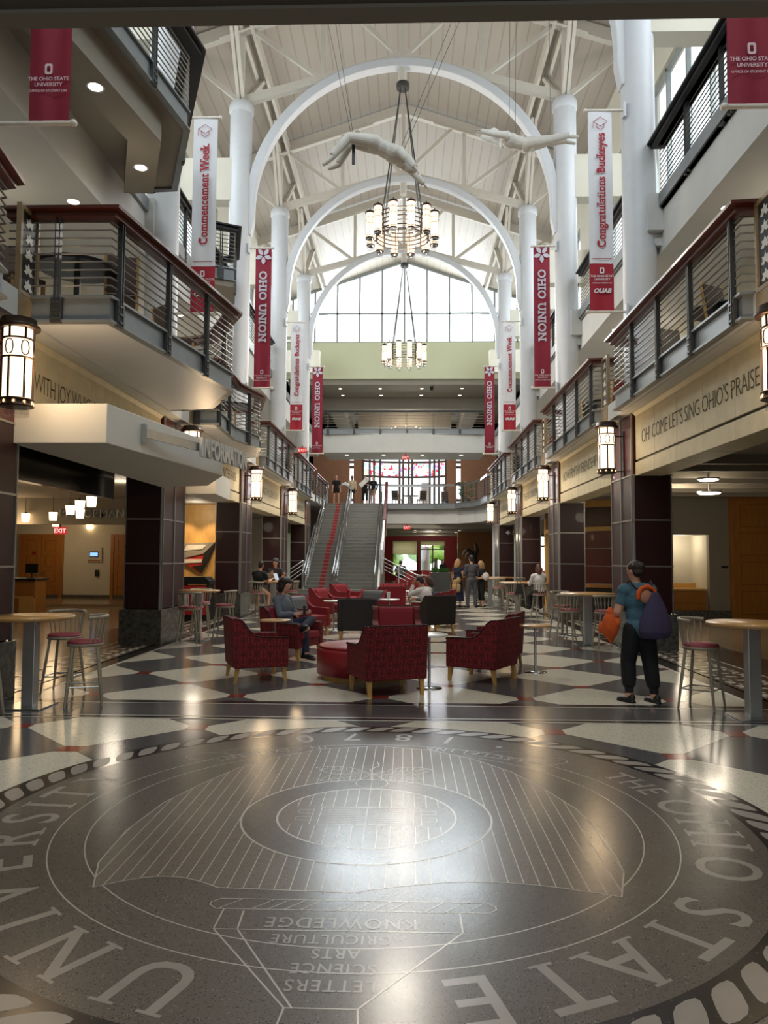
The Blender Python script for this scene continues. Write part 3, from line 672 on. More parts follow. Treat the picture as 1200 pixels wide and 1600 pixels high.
# ---- railings
def railing(name, label, path, z, s_in=None, wood=None, spacing=1.5, bars=9, beam=True, group='balcony railings', cap=.30, lip=.0, cap_in=None):
    """path: xy points along the slab edge. Wide cap, thin bars, bolted posts and a channel beam, each its own part"""
    o = Vector((path[0][0], path[0][1], z)); t = thing(name, label, 'railing', o, 0, group)
    P = [Vector((x, y, 0))-Vector((o.x, o.y, 0)) for x, y in path]; n = len(P)
    def off(d):
        out = []
        for i, p in enumerate(P):
            d1 = (P[i]-P[i-1]).normalized() if i else None; d2 = (P[i+1]-P[i]).normalized() if i < n-1 else None
            n1 = Vector((-d1.y, d1.x, 0)) if d1 else None; n2 = Vector((-d2.y, d2.x, 0)) if d2 else None
            if n1 is None: v = n2
            elif n2 is None: v = n1
            else: v = (n1+n2); v = v.normalized(); v = v/max(.35, v.dot(n1))
            out.append(p+v*d)
        return out
    sg = 1 if s_in is None else s_in                  # +1: hall lies on the left of the path direction
    A, B = off(sg*(cap*.6+lip)), off(-sg*cap*.4); mb = MB(); q = len(A)
    for z0, z1, aa, bb in ((1.06, 1.10, A, B), (.99, 1.06, off(sg*(cap*.35+lip)), off(-sg*cap*.25))):
        vs = [(p.x, p.y, zz) for zz in (z0, z1) for L in (aa, bb) for p in L]
        fs = []
        for i in range(q-1):
            fs += [(i, i+1, q+i+1, q+i), (2*q+i, 3*q+i, 3*q+i+1, 2*q+i+1), (i, 2*q+i, 2*q+i+1, i+1), (q+i, q+i+1, 3*q+i+1, 3*q+i)]
        fs += [(0, q, 3*q, 2*q), (q-1, 3*q-1, 4*q-1, 2*q-1)]
        mb.add(vs, fs, False)
    mb.build('handrail', wood or rail_wood, t)
    for k in range(bars):
        MB().tube([(p.x, p.y, .16+.79*k/(bars-1)) for p in off(sg*.02)], .0115, 6).build('bar', rail_metal, t)
    E_ = off(sg*.05)
    for i in range(n-1):
        L = (P[i+1]-P[i]).length; m = max(1, round(L/spacing)); d = (P[i+1]-P[i]).normalized(); a = math.atan2(d.y, d.x)
        if L < .6 and n > 2 and i: continue
        for k in range(m):
            if L < .6 and k: break
            p = P[i]+(P[i+1]-P[i])*((k+.12)/m if m > 1 else .5)
            nn = Vector((-d.y, d.x, 0))*sg; c = p+nn*.05; mb = MB()
            for w_ in (-.025, .025): mb.box((c.x+d.x*w_, c.y+d.y*w_, .36), (.012, .07, 1.32), a)
            mb.box((c.x, c.y, -.16), (.14, .05, .3), a)
            for zz in (-.26, -.16, -.06): mb.box((c.x+nn.x*.03, c.y+nn.y*.03, zz), (.1, .02, .025), a)
            mb.build('post', dark_steel, t)
    if beam:
        mb = MB(); C1, C2 = off(sg*.03), off(-sg*.05)
        for z0, z1, aa, bb in ((-.30, -.27, off(sg*.06), C2), (-.27, .0, off(sg*.012), off(-sg*.02)), (.0, .03, off(sg*.06), C2)):
            vs = [(p.x, p.y, zz) for zz in (z0, z1) for L in (aa, bb) for p in L]; fs = []
            for i in range(q-1):
                fs += [(i, i+1, q+i+1, q+i), (2*q+i, 3*q+i, 3*q+i+1, 2*q+i+1), (i, 2*q+i, 2*q+i+1, i+1), (q+i, q+i+1, 3*q+i+1, 3*q+i)]
            fs += [(0, q, 3*q, 2*q), (q-1, 3*q-1, 4*q-1, 2*q-1)]; mb.add(vs, fs, False)
        mb.build('channel_beam', steel, t)
    return t
# level 2: on the left the path runs away from the viewer with the hall on its right (s_in = -1)
for k, (p, lab) in enumerate(zip(L2L, ['large angled balcony railing above the frieze WITH JOY, nearest on the left', 'zigzag balcony railing above the white sign canopy', 'straight balcony railing left, beyond the zigzag one', 'short balcony railing left that ends at the stairs'])):
    railing('balcony_railing', lab, p, Z2, -1, spacing=1.3)
for k, (p, lab) in enumerate(zip(L2R, ['straight balcony railing above OH COME LET\'S SING, nearest on the right', 'second balcony railing on the right, above HOW FIRM THY FRIENDSHIP', 'third balcony railing on the right, under the far white banner', 'fourth and farthest straight balcony railing on the right'])):
    railing('balcony_railing', lab, p, Z2, 1, spacing=1.35)
railing('balcony_railing', 'bit of dark wooden balcony rail at the very left edge', L2N, Z2, -1, spacing=1.6)
railing('balcony_railing', 'curved far balcony railing right of the stair head', END[::-1], Z2, -1, chrome, 1.6, 9, cap=.1)
railing('balcony_railing', 'railing left of the stair head behind the lanterns', [(-4.62, 38.0), (-4.62, 44.0)], Z2, -1, spacing=1.5)
# level 3
railing('gallery_railing', 'dark angled gallery railing high at the top left', L3A[1:], Z3, -1, lattice_black, 1.9, lip=.1)
railing('gallery_railing', 'small dark gallery railing high left behind the first graduation banner', L3B[1:], Z3, -1, lattice_black, 1.6)
railing('gallery_railing', 'long dark top gallery railing high on the right', [(5.1, 4.3), (5.1, 15.2)], Z3, 1, lattice_black, 1.75, lip=.1)
for k in range(1, 4):
    railing('gallery_railing', 'top gallery railing on the right, %s bay behind the columns' % ['second', 'third', 'fourth'][k-1], [(5.1, CYS[k-1]+.45), (5.1, CYS[k]-.45)], Z3, 1, lattice_black, 1.75)
    if k > 1: railing('gallery_railing', 'top gallery railing on the left, %s bay behind the columns' % ['second', 'third', 'fourth'][k-1], [(-5.35, CYS[k-1]+.45), (-5.35, CYS[k]-.45)], Z3, -1, lattice_black, 1.75)
railing('bridge_railing', 'slender railing across the far upper bridge, with a black cap', [(-4.8, 44.2), (4.4, 44.2)], Z3+.2, -1, lattice_black, 1.5, 6, cap=.1)

# ---- ornamental lattice panels at the pillars
def lattice(s):
    t = thing('leaf_panel', '', 'ornamental panel'); w_, h = .42, 1.05
    mb = MB()
    for y in (-w_/2, w_/2): mb.bb(-.03, .03, y-.025, y+.025, -.3, h+.02)
    for z in (0, h-.02): mb.bb(-.03, .03, -w_/2, w_/2, z-.02, z+.03)
    mb.bb(-.03, .03, -w_/2-.02, w_/2+.02, -.3, -.04); mb.build('frame', panel_frame, t)
    MB().bb(-.012, .012, -w_/2+.05, w_/2-.05, .05, h-.05).build('panel', lattice_black, t)
    mb = MB()
    for k in range(5):
        for q in range(5):
            a = PI/2+(q-2)*.85; L = .105
            c, s_ = math.cos(a), math.sin(a); pl = [(0, 0), (L*.45, .032), (L, 0), (L*.45, -.032)]
            for sd in (-1, 1): mb.ext([(x*c-y*s_, x*s_+y*c) for x, y in pl], (sd*.013, 0, .1+.19*k), (0, 1, 0), (0, 0, 1), (sd*.006, 0, 0))
    mb.build('leaf_pattern', lattice_white, t); t.scale = (1, 1, 1); return t
lp0 = lattice(1); i = 0
for s, x, ys in ((-1, -4.62, YL), (1, 4.12, YR)):
    for k in range(5):
        if s < 0 and k == 4: continue
        o = lp0 if i == 0 else dup(lp0, (0, 0, 0)); i += 1; o.location = (x, ys[k]+PL/2+.42, Z2); o['group'] = 'leaf panels along the balconies'
        o['label'] = 'black leaf cutout panel, %s balcony, %s' % (sidename(s), ['nearest, above the first lantern', 'above the second lantern', 'above the third lantern', 'above the fourth lantern', 'at the far end of the arcade'][k])

# ---- wall lanterns
def lantern():
    t = thing('wall_lantern', '', 'lantern'); r = .165
    MB().lathe([(.20, .46), (.235, .47), (.235, .50), (.20, .52), (.19, .58), (0, .59)], n=24).build('cap', bronze, t)
    MB().lathe([(r-.012, -.36), (r-.012, .47)], n=24).build('glass_shade', lamp_glow, t)
    mb = MB(); mb.lathe([(r+.012, -.44), (r+.03, -.43), (r+.012, -.42), (r+.012, -.37), (r+.03, -.36), (r+.012, -.345), (0, -.345)], n=24); mb.build('base_band', bronze, t)
    mb = MB()
    for k in range(10):
        a = 2*PI*k/10; c = Vector((math.cos(a), math.sin(a), 0)); u = Vector((-c.y, c.x, 0)); pl = []
        for j in range(12): rr = .022 if j % 2 else .009; pl.append((rr*math.cos(PI*j/6), rr*math.sin(PI*j/6)))
        mb.ext(pl, c*(r+.014)+Vector((0, 0, -.395)), u, (0, 0, 1), c*.006)
    mb.build('star_cutouts', lamp_warm, t)
    mb = MB(); q = 6
    for k in range(q):
        a = 2*PI*(k+.4)/q; c = Vector((math.cos(a)*r, math.sin(a)*r, 0)); u = Vector((-math.sin(a), math.cos(a), 0))
        mb.bar(c+Vector((0, 0, -.35)), c+Vector((0, 0, .12)), .022, .016); mb.bar(c+Vector((0, 0, .34)), c+Vector((0, 0, .47)), .022, .016)
        ov = [c+u*.045*math.cos(2*PI*j/10)+Vector((0, 0, .23+.085*math.copysign(abs(math.sin(2*PI*j/10))**.6, math.sin(2*PI*j/10)))) for j in range(11)]
        mb.tube(ov, .008, 5, False)
    for z in (.34, .12): mb.lathe([(r-.008, z-.01), (r+.01, z-.01), (r+.01, z+.01), (r-.008, z+.01)], n=24)
    mb.build('frame', bronze, t)
    MB().lathe([(r-.02, -.36), (r-.02, -.54), (r-.028, -.54), (r-.028, -.36)], n=24).build('lower_glass', clear_glass, t)
    mb = MB()
    for z in (.3, -.4): mb.bb(.12, .34, -.012, .012, z-.012, z+.012)
    mb.bb(.32, .34, -.05, .05, -.5, .4); mb.build('bracket', bronze, t); return t
ln0 = lantern(); i = 0
LW = {(1, 0): 'lit bronze wall lantern at the right edge, cut by the picture', (1, 1): 'lit bronze wall lantern left of the frieze OH COME LET\'S SING', (1, 2): 'lit bronze wall lantern at the far end of HOW FIRM THY FRIENDSHIP', (1, 3): 'fourth lit wall lantern along the right arcade', (1, 4): 'last small lit wall lantern on the right beside the white column',
      (-1, 0): 'large lit bronze wall lantern at the left edge beside WITH JOY WHICH', (-1, 1): 'lit wall lantern mostly hidden behind the white sign canopy', (-1, 2): 'lit bronze wall lantern right of MATER RAISE on the left', (-1, 3): 'small far lit wall lantern on the left near the stairs'}
for s, x, ys in ((1, 3.96, (8.2, 15.3, 22.45, 29.15, 36.6)), (-1, -4.48, (8.58, 15.75, 22.67, 29.97))):
    for k, y in enumerate(ys):
        o = ln0 if i == 0 else dup(ln0, (0, 0, 0)); i += 1; o.location = (x, y, 3.85); o.rotation_euler.z = 0 if s > 0 else PI
        o['label'] = LW[s, k]; o['group'] = 'wall lanterns on the %s pillars' % sidename(s)
        if k < 4:
            l = bpy.data.lights.new('lantern_light', 'POINT'); l.energy = 26; l.color = WARM; l.shadow_soft_size = .17
            lo = bpy.data.objects.new('lantern_light', l); COL.objects.link(lo); lo.location = (x-s*.26, y, 3.85)

# ---- banners
maroon = mat('banner_maroon', '#8f1f35', .75, var=.05, scale=3); white_cloth = mat('banner_white', '#dfe0e4', .75, var=.02); red_ink = mat('banner_red_ink', '#a3142b', .7)
silver_ink = mat('banner_silver', '#c9c3cf', .7); red_panel = mat('banner_red_panel', '#a51f32', .75, var=.04, scale=3); ink_pale = mat('banner_pale_ink', '#e3c9cf', .7)
orange_rod = mat('banner_rod_lit', '#e0d8cc', .4)
def cloth(mb, x0, x1, z0, z1, ph):
    n, m = 14, 24; vs = []
    for j in range(m+1):
        for i in range(n+1):
            u, v = i/n, j/m; vs.append((x0+(x1-x0)*u, .02*math.sin(u*9+ph)*(1-v)*.8+.008*math.sin(v*7+u*4+ph), z0+(z1-z0)*v))
    mb.add(vs, [(j*(n+1)+i, j*(n+1)+i+1, (j+1)*(n+1)+i+1, (j+1)*(n+1)+i) for j in range(m) for i in range(n)], True)
    mb.add([(x, y+.006, z) for x, y, z in vs], [(j*(n+1)+i, (j+1)*(n+1)+i, (j+1)*(n+1)+i+1, j*(n+1)+i+1) for j in range(m) for i in range(n)], True)
def ring_o(mb, x, z, h, y):
    """block letter O"""
    a = [(.30, .5), (.16, .5)]; w_, k = .36*h, .12*h
    o = [(-w_+k, -.5*h), (w_-k, -.5*h), (w_, -.5*h+k), (w_, .5*h-k), (w_-k, .5*h), (-w_+k, .5*h), (-w_, .5*h-k), (-w_, -.5*h+k)]
    q = [(px*.45, pz*.58) for px, pz in o]
    vs = [(x+px, y, z+pz) for px, pz in o+q]; mb.add(vs, [(i, (i+1) % 8, 8+(i+1) % 8, 8+i) for i in range(8)], False)
def banner(kind, x0, x1, z0, z1, colx, y, label, txt=''):
    cx = (x0+x1)/2; w_ = x1-x0; t = thing('hanging_banner', label, 'banner', (cx, y, z0), 0, 'banners hanging from the columns'); H_ = z1-z0; ft = -.035
    mb = MB()
    if kind == 'maroon': cloth(mb, -w_/2, w_/2, 0, H_, y); mb.build('cloth', maroon, t)
    else:
        cloth(mb, -w_/2, w_/2, H_*.235, H_, y); mb.build('cloth', white_cloth, t)
        mb = MB(); cloth(mb, -w_/2, w_/2, 0, H_*.235, y); mb.build('red_panel', red_panel, t)
    for nm, z in (('top_rod', H_+.02), ('bottom_rod', -.02)):
        s = 1 if colx > cx else -1; mb = MB(); mb.tube([(-s*(w_/2+.05), 0, z), (colx-cx-s*.3, 0, z)], .028, 10); mb.ball((-s*(w_/2+.05), 0, z), .042); mb.build(nm, orange_rod, t)
        MB().bb(colx-cx-s*.36, colx-cx-s*.31, -.06, .06, z-.15, z+.15).build('rod_bracket', white_paint, t)
    if kind == 'maroon':
        if txt:
            mb = MB()
            g = glyphs(txt, w_*.66, .03, .10, 'LEFT', 1.12, .14); a, b = extent(g)
            put_text(mb, g, (-.23*w_, ft, H_-w_*1.45), (0, 0, -1), (1, 0, 0)); mb.build('lettering', silver_ink, t)
            mb = MB()
            for q in range(5):
                an = -PI/2+q*2*PI/5; c, s_ = math.cos(an), math.sin(an); L = w_*.56
                pl = [(.03, 0), (L*.3, L*.17), (L*.6, L*.24), (L*.85, L*.12), (L, 0), (L*.85, -L*.12), (L*.6, -L*.24), (L*.3, -L*.17)]
                pl = [(max(-w_*.5, min(w_*.5, x*c-yy*s_)), min(x*s_+yy*c, w_*.46)) for x, yy in pl]
                mb.add([(x, ft, H_-w_*.48+z) for x, z in pl], [tuple(range(8))], False)
            mb.build('buckeye_leaf', silver_ink, t)
        zl = w_*1.25 if not txt else w_*.95
        mb = MB(); ring_o(mb, 0, zl, w_*.26, ft); mb.build('block_o', ink_pale, t); mb = MB()
        for q, (tx, sz) in enumerate((('THE OHIO STATE', .125), ('UNIVERSITY', .125), ('OFFICE OF STUDENT LIFE', .08))):
            mb = MB(); put_text(mb, glyphs(tx, w_*sz, .015, .03), (0, ft, zl-w_*(.28+.14*q)), (1, 0, 0), (0, 0, 1)); mb.build('small_lettering', ink_pale, t)
    else:
        g = glyphs(txt, 1, .024, .085, 'CENTER', 1.06, .10); a, b = extent(g); sc = H_*(.575 if len(txt) > 17 else .52)/(b-a); sy = min(w_*.5, sc*1.25)
        mb = MB(); put_text(mb, g, (.17*w_, ft, H_*.60), (0, 0, sc), (-sy, 0, 0)); mb.build('lettering', red_ink, t)
        mb = MB(); zc = H_-w_*.55; r_ = w_*.3
        mb.tube([(-r_, ft, zc+.03), (0, ft, zc+.13), (r_, ft, zc+.03), (0, ft, zc-.06), (-r_, ft, zc+.03), (-r_, ft, zc-.1)], .006, 5)
        mb.tube([(-r_*.55, ft, zc), (-r_*.5, ft, zc-.09), (0, ft, zc-.13), (r_*.5, ft, zc-.09), (r_*.55, ft, zc)], .006, 5); mb.build('cap_drawing', red_ink, t)
        MB().bb(-w_*.42, w_*.42, ft-.001, ft, H_*.255, H_*.258).build('thin_rule', red_ink, t)
        zl = H_*.235-w_*.33; mb = MB(); ring_o(mb, 0, zl, w_*.26, ft); mb.build('block_o', white_cloth, t); mb = MB()
        for q, (tx, sz) in enumerate((('THE OHIO STATE', .125), ('UNIVERSITY', .125), ('OFFICE OF STUDENT LIFE', .07))):
            mb = MB(); put_text(mb, glyphs(tx, w_*sz, .015, .03), (0, ft, zl-w_*(.28+.14*q)), (1, 0, 0), (0, 0, 1)); mb.build('small_lettering', white_cloth, t)
        mb = MB(); put_text(mb, glyphs('OUAB', w_*.26, .05, 0), (0, ft, zl-w_*.95), (1, 0, 0), (.25, 0, 1)); mb.build('council_mark', white_cloth, t)
bL, bR = (-4.45, -3.95), (3.67, 4.15)
banner('maroon', -4.33, -3.85, 6.64, 10.9, -5.15, 8.33, 'maroon banner at the top left edge, lower end in view')
banner('maroon', 3.55, 4.05, 6.74, 10.9, 4.74, 8.33, 'maroon banner at the top right edge, lower end in view')
banner('white', *bL, 6.7, 10.8, CXL, 15.3, 'white Commencement Week banner high on the left, partly behind the balcony rail', 'Commencement Week')
banner('white', *bR, 6.7, 10.85, CXR, 15.3, 'large white Congratulations Buckeyes banner on the right', 'Congratulations Buckeyes')
banner('maroon', -4.58, -4.1, 6.78, 11.0, CXL, 22.5, 'tall maroon OHIO UNION banner on the left, nearer of two', 'OHIO UNION')
banner('maroon', 3.74, 4.22, 6.78, 11.0, CXR, 22.5, 'tall maroon OHIO UNION banner on the right, nearer of two', 'OHIO UNION')
banner('white', -4.58, -4.1, 6.7, 10.95, CXL, 29.6, 'small white Congratulations Buckeyes banner on the left', 'Congratulations Buckeyes')
banner('white', 3.72, 4.2, 6.7, 10.95, CXR, 29.6, 'small white Commencement Week banner on the right', 'Commencement Week')
banner('maroon', -4.62, -4.12, 6.78, 11.0, CXL, 36.8, 'far small maroon OHIO UNION banner on the left', 'OHIO UNION')
banner('maroon', 3.72, 4.2, 6.78, 11.0, CXR, 36.8, 'far small maroon OHIO UNION banner on the right', 'OHIO UNION')

# ---- chandeliers
def chandelier():
    t = thing('chandelier', '', 'chandelier'); R_ = 1.0; n = 12
    for k in range(n):
        a = 2*PI*(k+.5)/n; c = (R_*math.cos(a), R_*math.sin(a), 0); r = .115
        sh = MB().lathe([(r, .18), (r, .95)], c, 16).build('lamp_shade', lamp_glow, t)
        mb = MB(); mb.lathe([(r+.03, .93), (r+.03, .97), (r, 1.0), (0, 1.02)], c, 16); mb.tube([(c[0], c[1], 1.0), (c[0], c[1], 1.09)], .015, 6)
        mb.lathe([(r+.012, .15), (r+.012, .19), (0, .19)], c, 16)
        for z in (.235, .62, .80): mb.lathe([(r-.004, z-.007), (r+.007, z-.007), (r+.007, z+.007), (r-.004, z+.007)], c, 16)
        for j in range(6):
            b = 2*PI*j/6+a; p = Vector((c[0]+r*math.cos(b), c[1]+r*math.sin(b), 0)); mb.bar(p+Vector((0, 0, .16)), p+Vector((0, 0, .95)), .009, .009)
            u = Vector((-math.sin(b), math.cos(b), 0)); mb.tube([p+u*.03*math.cos(2*PI*q/8)+Vector((0, 0, .71+.065*math.sin(2*PI*q/8))) for q in range(9)], .005, 4, False)
        mb.build('lamp_frame', bronze, sh)
        mb = MB(); mb.lathe([(r-.01, .15), (r-.01, .02), (r-.018, .02), (r-.018, .15)], c, 16); mb.build('glass_cup', clear_glass, sh)
    mb = MB()
    for q in range(6):
        z = .25+.13*q; mb.lathe([(R_-.22, z-.012), (R_-.19, z-.012), (R_-.19, z+.012), (R_-.22, z+.012), (R_-.22, z-.012)], n=36)
    mb.build('ring_bands', bronze, t); mb = MB()
    for k in range(n):
        a = 2*PI*(k+.5)/n; e = Vector((math.cos(a), math.sin(a), 0))
        mb.bar(e*(R_-.205)+Vector((0, 0, .2)), e*(R_-.205)+Vector((0, 0, .95)), .04, .03); mb.bar(e*(R_-.2)+Vector((0, 0, .8)), e*(R_-.1)+Vector((0, 0, .8)), .03, .03); mb.bar(e*(R_-.2)+Vector((0, 0, .3)), e*(R_-.1)+Vector((0, 0, .3)), .03, .03)
    mb.build('ring_uprights', bronze, t)
    for k in range(4):
        a = PI/4+PI/2*k
        for d in (-.03, .03):
            MB().tube([(.8*math.cos(a+d), .8*math.sin(a+d), .9), (.09*math.cos(a), .09*math.sin(a), 5.0)], .012, 5).build('cable', dark_steel, t)
    MB().lathe([(.19, 4.95), (.2, 5.0), (.2, 5.12), (.1, 5.16)]).build('canopy_plate', dark_steel, t)
    return t
c0 = chandelier(); c0.location = (-.17, 22.65, 11.08); tag(c0, 'large ring chandelier of twelve lit glass cylinders nearer the viewer, under the first full arch', 'chandelier', 'ring chandeliers')
dup(c0, (-.16, 37.0, 11.08), 0, 'smaller looking far ring chandelier in front of the pale green wall')
for y, p in ((22.65, 320), (37.0, 320)):
    for kind, en in (('POINT', p), ('SPOT', 1500)):
        l = bpy.data.lights.new('chandelier_light', kind); l.energy = en; l.color = (1, .9, .78); l.shadow_soft_size = .5
        if kind == 'SPOT': l.spot_size = 2.7; l.spot_blend = 1
        lo = bpy.data.objects.new('chandelier_light', l); COL.objects.link(lo); lo.location = (-.17, y, 11.4 if kind == 'POINT' else 10.95)
# ================================================================== END OF THE HALL
stained = bpy.data.materials.new('stained_glass'); stained.use_nodes = True; nt = stained.node_tree; nt.nodes.clear()
tc = nt.nodes.new('ShaderNodeTexCoord'); vo = nt.nodes.new('ShaderNodeTexVoronoi'); vo.inputs['Scale'].default_value = 5.5
nt.links.new(tc.outputs['Object'], vo.inputs['Vector']); cr = nt.nodes.new('ShaderNodeValToRGB'); cr.color_ramp.interpolation = 'CONSTANT'
sx_ = nt.nodes.new('ShaderNodeSeparateColor'); nt.links.new(vo.outputs['Color'], sx_.inputs[0]); nt.links.new(sx_.outputs[0], cr.inputs[0])
e = cr.color_ramp.elements; e[0].color = lin('#e0444c'); e[1].position = .95; e[1].color = lin('#a888d0')
for p, c in ((.14, '#f8f4f4'), (.34, '#f0a8c4'), (.44, '#a8bce8'), (.54, '#f8f6f0'), (.70, '#9adcd6'), (.77, '#f4b888'), (.84, '#faf6f2')):
    k = e.new(p); k.color = lin(c)
tb = nt.nodes.new('ShaderNodeBsdfTransparent'); ou = nt.nodes.new('ShaderNodeOutputMaterial'); nt.links.new(cr.outputs[0], tb.inputs[0]); nt.links.new(tb.outputs[0], ou.inputs[0])

EY = 60.0
mb = MB()
for a, b in ((-7.4, -4.52), (-4.2, -3.5), (3.1, 3.85), (4.2, 7.0)): mb.bb(a, b, EY, EY+.4, 4.85, 12.3)
mb.bb(-7.4, 7.0, EY, EY+.4, 11.5, 12.6); struct('wall_end_brick', mb, red_brick)
mb = MB(); bow = lambda x: EY+.1+.9*(1-(x/3.3)**2)
def bowbar(z, h, x0=-3.5, x1=3.1):
    n = 14
    for i in range(n):
        a, b = x0+(x1-x0)*i/n, x0+(x1-x0)*(i+1)/n; mb.bar((a, bow(a), z), (b, bow(b), z), .14, h)
mx = (-3.45, -2.95, -2.62, -2.15, -.6, -.32, .12, .40, 1.80, 2.15, 2.5, 3.05)
for x in mx: mb.bb(x-.08, x+.08, bow(x)-.07, bow(x)+.07, 4.85, 11.5)
for z, h in ((5.0, .2), (7.55, .12), (8.18, .16), (9.36, .16), (10.5, .12), (11.4, .2)): bowbar(z, h)
for x0, x1 in ((-4.52, -4.2), (3.85, 4.2)):
    for z in (6.3, 7.6, 8.9, 9.3, 10.4): mb.bb(x0, x1, EY+.1, EY+.25, z-.1, z+.1)
f = struct('window_12', mb, frame_dark)
mb = MB()
for i in range(14):
    a, b = -3.5+6.6*i/14, -3.5+6.6*(i+1)/14
    for z0, z1 in ((5.0, 8.18), (9.36, 11.4)): mb.quad((a, bow(a), z0), (b, bow(b), z0), (b, bow(b), z1), (a, bow(a), z1))
mb.build('pane', end_glass, f); mb = MB()
for i in range(14):
    a, b = -3.5+6.6*i/14, -3.5+6.6*(i+1)/14; mb.quad((a, bow(a), 8.26), (b, bow(b), 8.26), (b, bow(b), 9.28), (a, bow(a), 9.28))
mb.build('stained_glass_band', stained, f, label='coloured stained glass band')
# ground floor: red wall with street windows
mb = MB(); W_ = ((-2.45, -1.75), (-1.15, .85), (1.0, 3.0), (3.86, 4.16)); top, sill = 3.1, .35
xs = [-6.0]+[v for w_ in W_ for v in w_]+[7.0]
for i in range(0, len(xs), 2): mb.bb(xs[i], xs[i+1], EY, EY+.4, 0, 3.8)
for a, b in W_: mb.bb(a, b, EY, EY+.4, top, 3.8); mb.bb(a, b, EY, EY+.4, 0, sill)
struct('wall_end_red', mb, red_wall)
for k, (a, b) in enumerate(W_):
    mb = MB(); m = (a+b)/2
    for x in ([a+.04, b-.04] if b-a < 1 else [a+.05, m+.02 if k == 2 else b-.05, b-.05]): mb.bb(x-.05, x+.05, EY+.1, EY+.2, sill, top)
    for z in (sill+.04, 2.45, top-.04): mb.bb(a, b, EY+.1, EY+.2, z-.04, z+.04)
    f = struct('window_%d' % (13+k), mb, frame_dark); MB().bb(a, b, EY+.14, EY+.15, sill, top).build('pane', end_glass, f)
roller = mat('roller_shade', '#e6dcc2', .8, var=.03); _n = roller.node_tree; _t = _n.nodes.new('ShaderNodeBsdfTranslucent'); _t.inputs[0].default_value = lin('#f0e6cc'); _x = _n.nodes.new('ShaderNodeMixShader'); _x.inputs[0].default_value = .7
_n.links.new(_n.nodes['Principled BSDF'].outputs[0], _x.inputs[1]); _n.links.new(_t.outputs[0], _x.inputs[2]); _n.links.new(_x.outputs[0], _n.nodes['Material Output'].inputs[0])
t = thing('roller_shade', 'pale roller blind half drawn over the left street window', 'blind', (-.15, EY-.08, 0)); MB().bb(-.95, .95, -.01, .01, 2.05, 3.08).build('fabric', roller, t); MB().bb(-1, 1, -.04, .04, 3.06, 3.14).build('roller_box', frame_dark, t); MB().bb(-.95, .95, -.02, .02, 2.03, 2.06).build('hem_bar', frame_dark, t)
t = thing('roller_shade', 'short pale roller blind over the top of the right street window', 'blind', (2.0, EY-.08, 0)); MB().bb(-.95, .95, -.01, .01, 2.75, 3.08).build('fabric', roller, t); MB().bb(-1, 1, -.04, .04, 3.06, 3.14).build('roller_box', frame_dark, t)
# outdoors
struct('ground_outside', MB().bb(-40, 40, 60.5, 110, -.3, -.1), mat('lawn', '#9cb868', .9, var=.25, scale=1.2))
leafy = mat('tree_leaves', '#b4d27c', .9, var=.35, scale=2.2); bark = mat('tree_bark', '#5a4a3a', .9, var=.2)
for k, (x, y, h, lab) in enumerate(((-2.5, 74, 6, 'leafy green tree outside the left street window'), (2.9, 78, 6.5, 'leafy green tree outside the right street window'), (8, 82, 7, 'leafy tree outside at the right end of the street windows'), (-8, 80, 7, 'leafy tree outside beyond the stairs'))):
    t = thing('street_tree', lab, 'tree', (x, y, -.1)); MB().tube([(0, 0, 0), (.05, 0, h*.3), (0, .05, h*.6)], [.22, .16, .08], 8).build('trunk', bark, t); mb = MB()
    for q in range(60):
        a, r, z = random.random()*6.3, random.random()**.5*2.6, random.random(); rr = .5+.5*random.random()
        mb.ball((r*math.cos(a)*(1-.3*z), r*math.sin(a)*(1-.3*z), h*(.28+.68*z)), (rr, rr, rr*.8), 8, 6)
    mb.build('crown', leafy, t)
tag(MB().cyl((1.55, 63.5, 0), .38, -.1, 8, 24).build('portico_column', white_paint), 'pale round column outside behind the right street window', 'column')

# ---- the stairs
stone_step = mat('stair_stone', '#6f706c', .6, var=.12, scale=20); stair_red = mat('stair_red_stripe', '#93262a', .6, var=.1, scale=12); step_letter = mat('stair_letters', '#8a8b86', .6)
ST = thing('grand_staircase', 'wide grey stone staircase with a red stripe up to the upper floor', 'staircase', (-3.0, 35, 0)); sx0, sx1 = -1.62, 1.62
lo = MB(); up = MB(); st = MB(); nose = MB(); rise = (Z2-.3)/27; run1 = 4.0/13; run2 = 4.3/14; tops = []
for i in range(27):
    y = run1*i if i < 13 else 4.0+.62+run2*(i-13); y2 = (run1*(i+1) if i < 12 else (4.62 if i == 12 else 4.62+run2*(i-12))); z = .3+rise*(i+1)
    m = lo if i < 13 else up; m.bb(sx0, sx1, y, max(y2+.02, y+.1), z-rise-.12, z); tops.append((y, z))
    st.bb(-1.02, -.78, y-.004, y2, z-rise, z+.004); nose.bb(sx0, sx1, y-.012, y+.03, z-.02, z+.003)
lo.build('lower_flight', stone_step, ST); up.build('upper_flight', stone_step, ST); st.build('red_stripe', stair_red, ST); nose.build('step_nosing', mat('step_nosing', '#84857f', .5), ST)
MB().bb(-2.1, 1.9, -.7, .05, 0, .3).build('bottom_landing', stone_step, ST); MB().bb(-2.0, 1.9, -1.0, -.7, 0, .15).build('bottom_step', stone_step, ST)
mb = MB()
for s in (sx0-.1, sx1+.02): mb.ext([(0, .3), (4.0, .3+13*rise), (4.62, .3+13*rise), (8.9, Z2), (9.3, Z2), (9.3, Z2-.5), (8.9, Z2-.5), (4.7, 2.0), (4.0, 2.0), (.4, 0), (0, 0)], (s, 0, 0), (0, 1, 0), (0, 0, 1), (.1, 0, 0))
mb.build('stringer', wall_paint, ST); mb = MB()
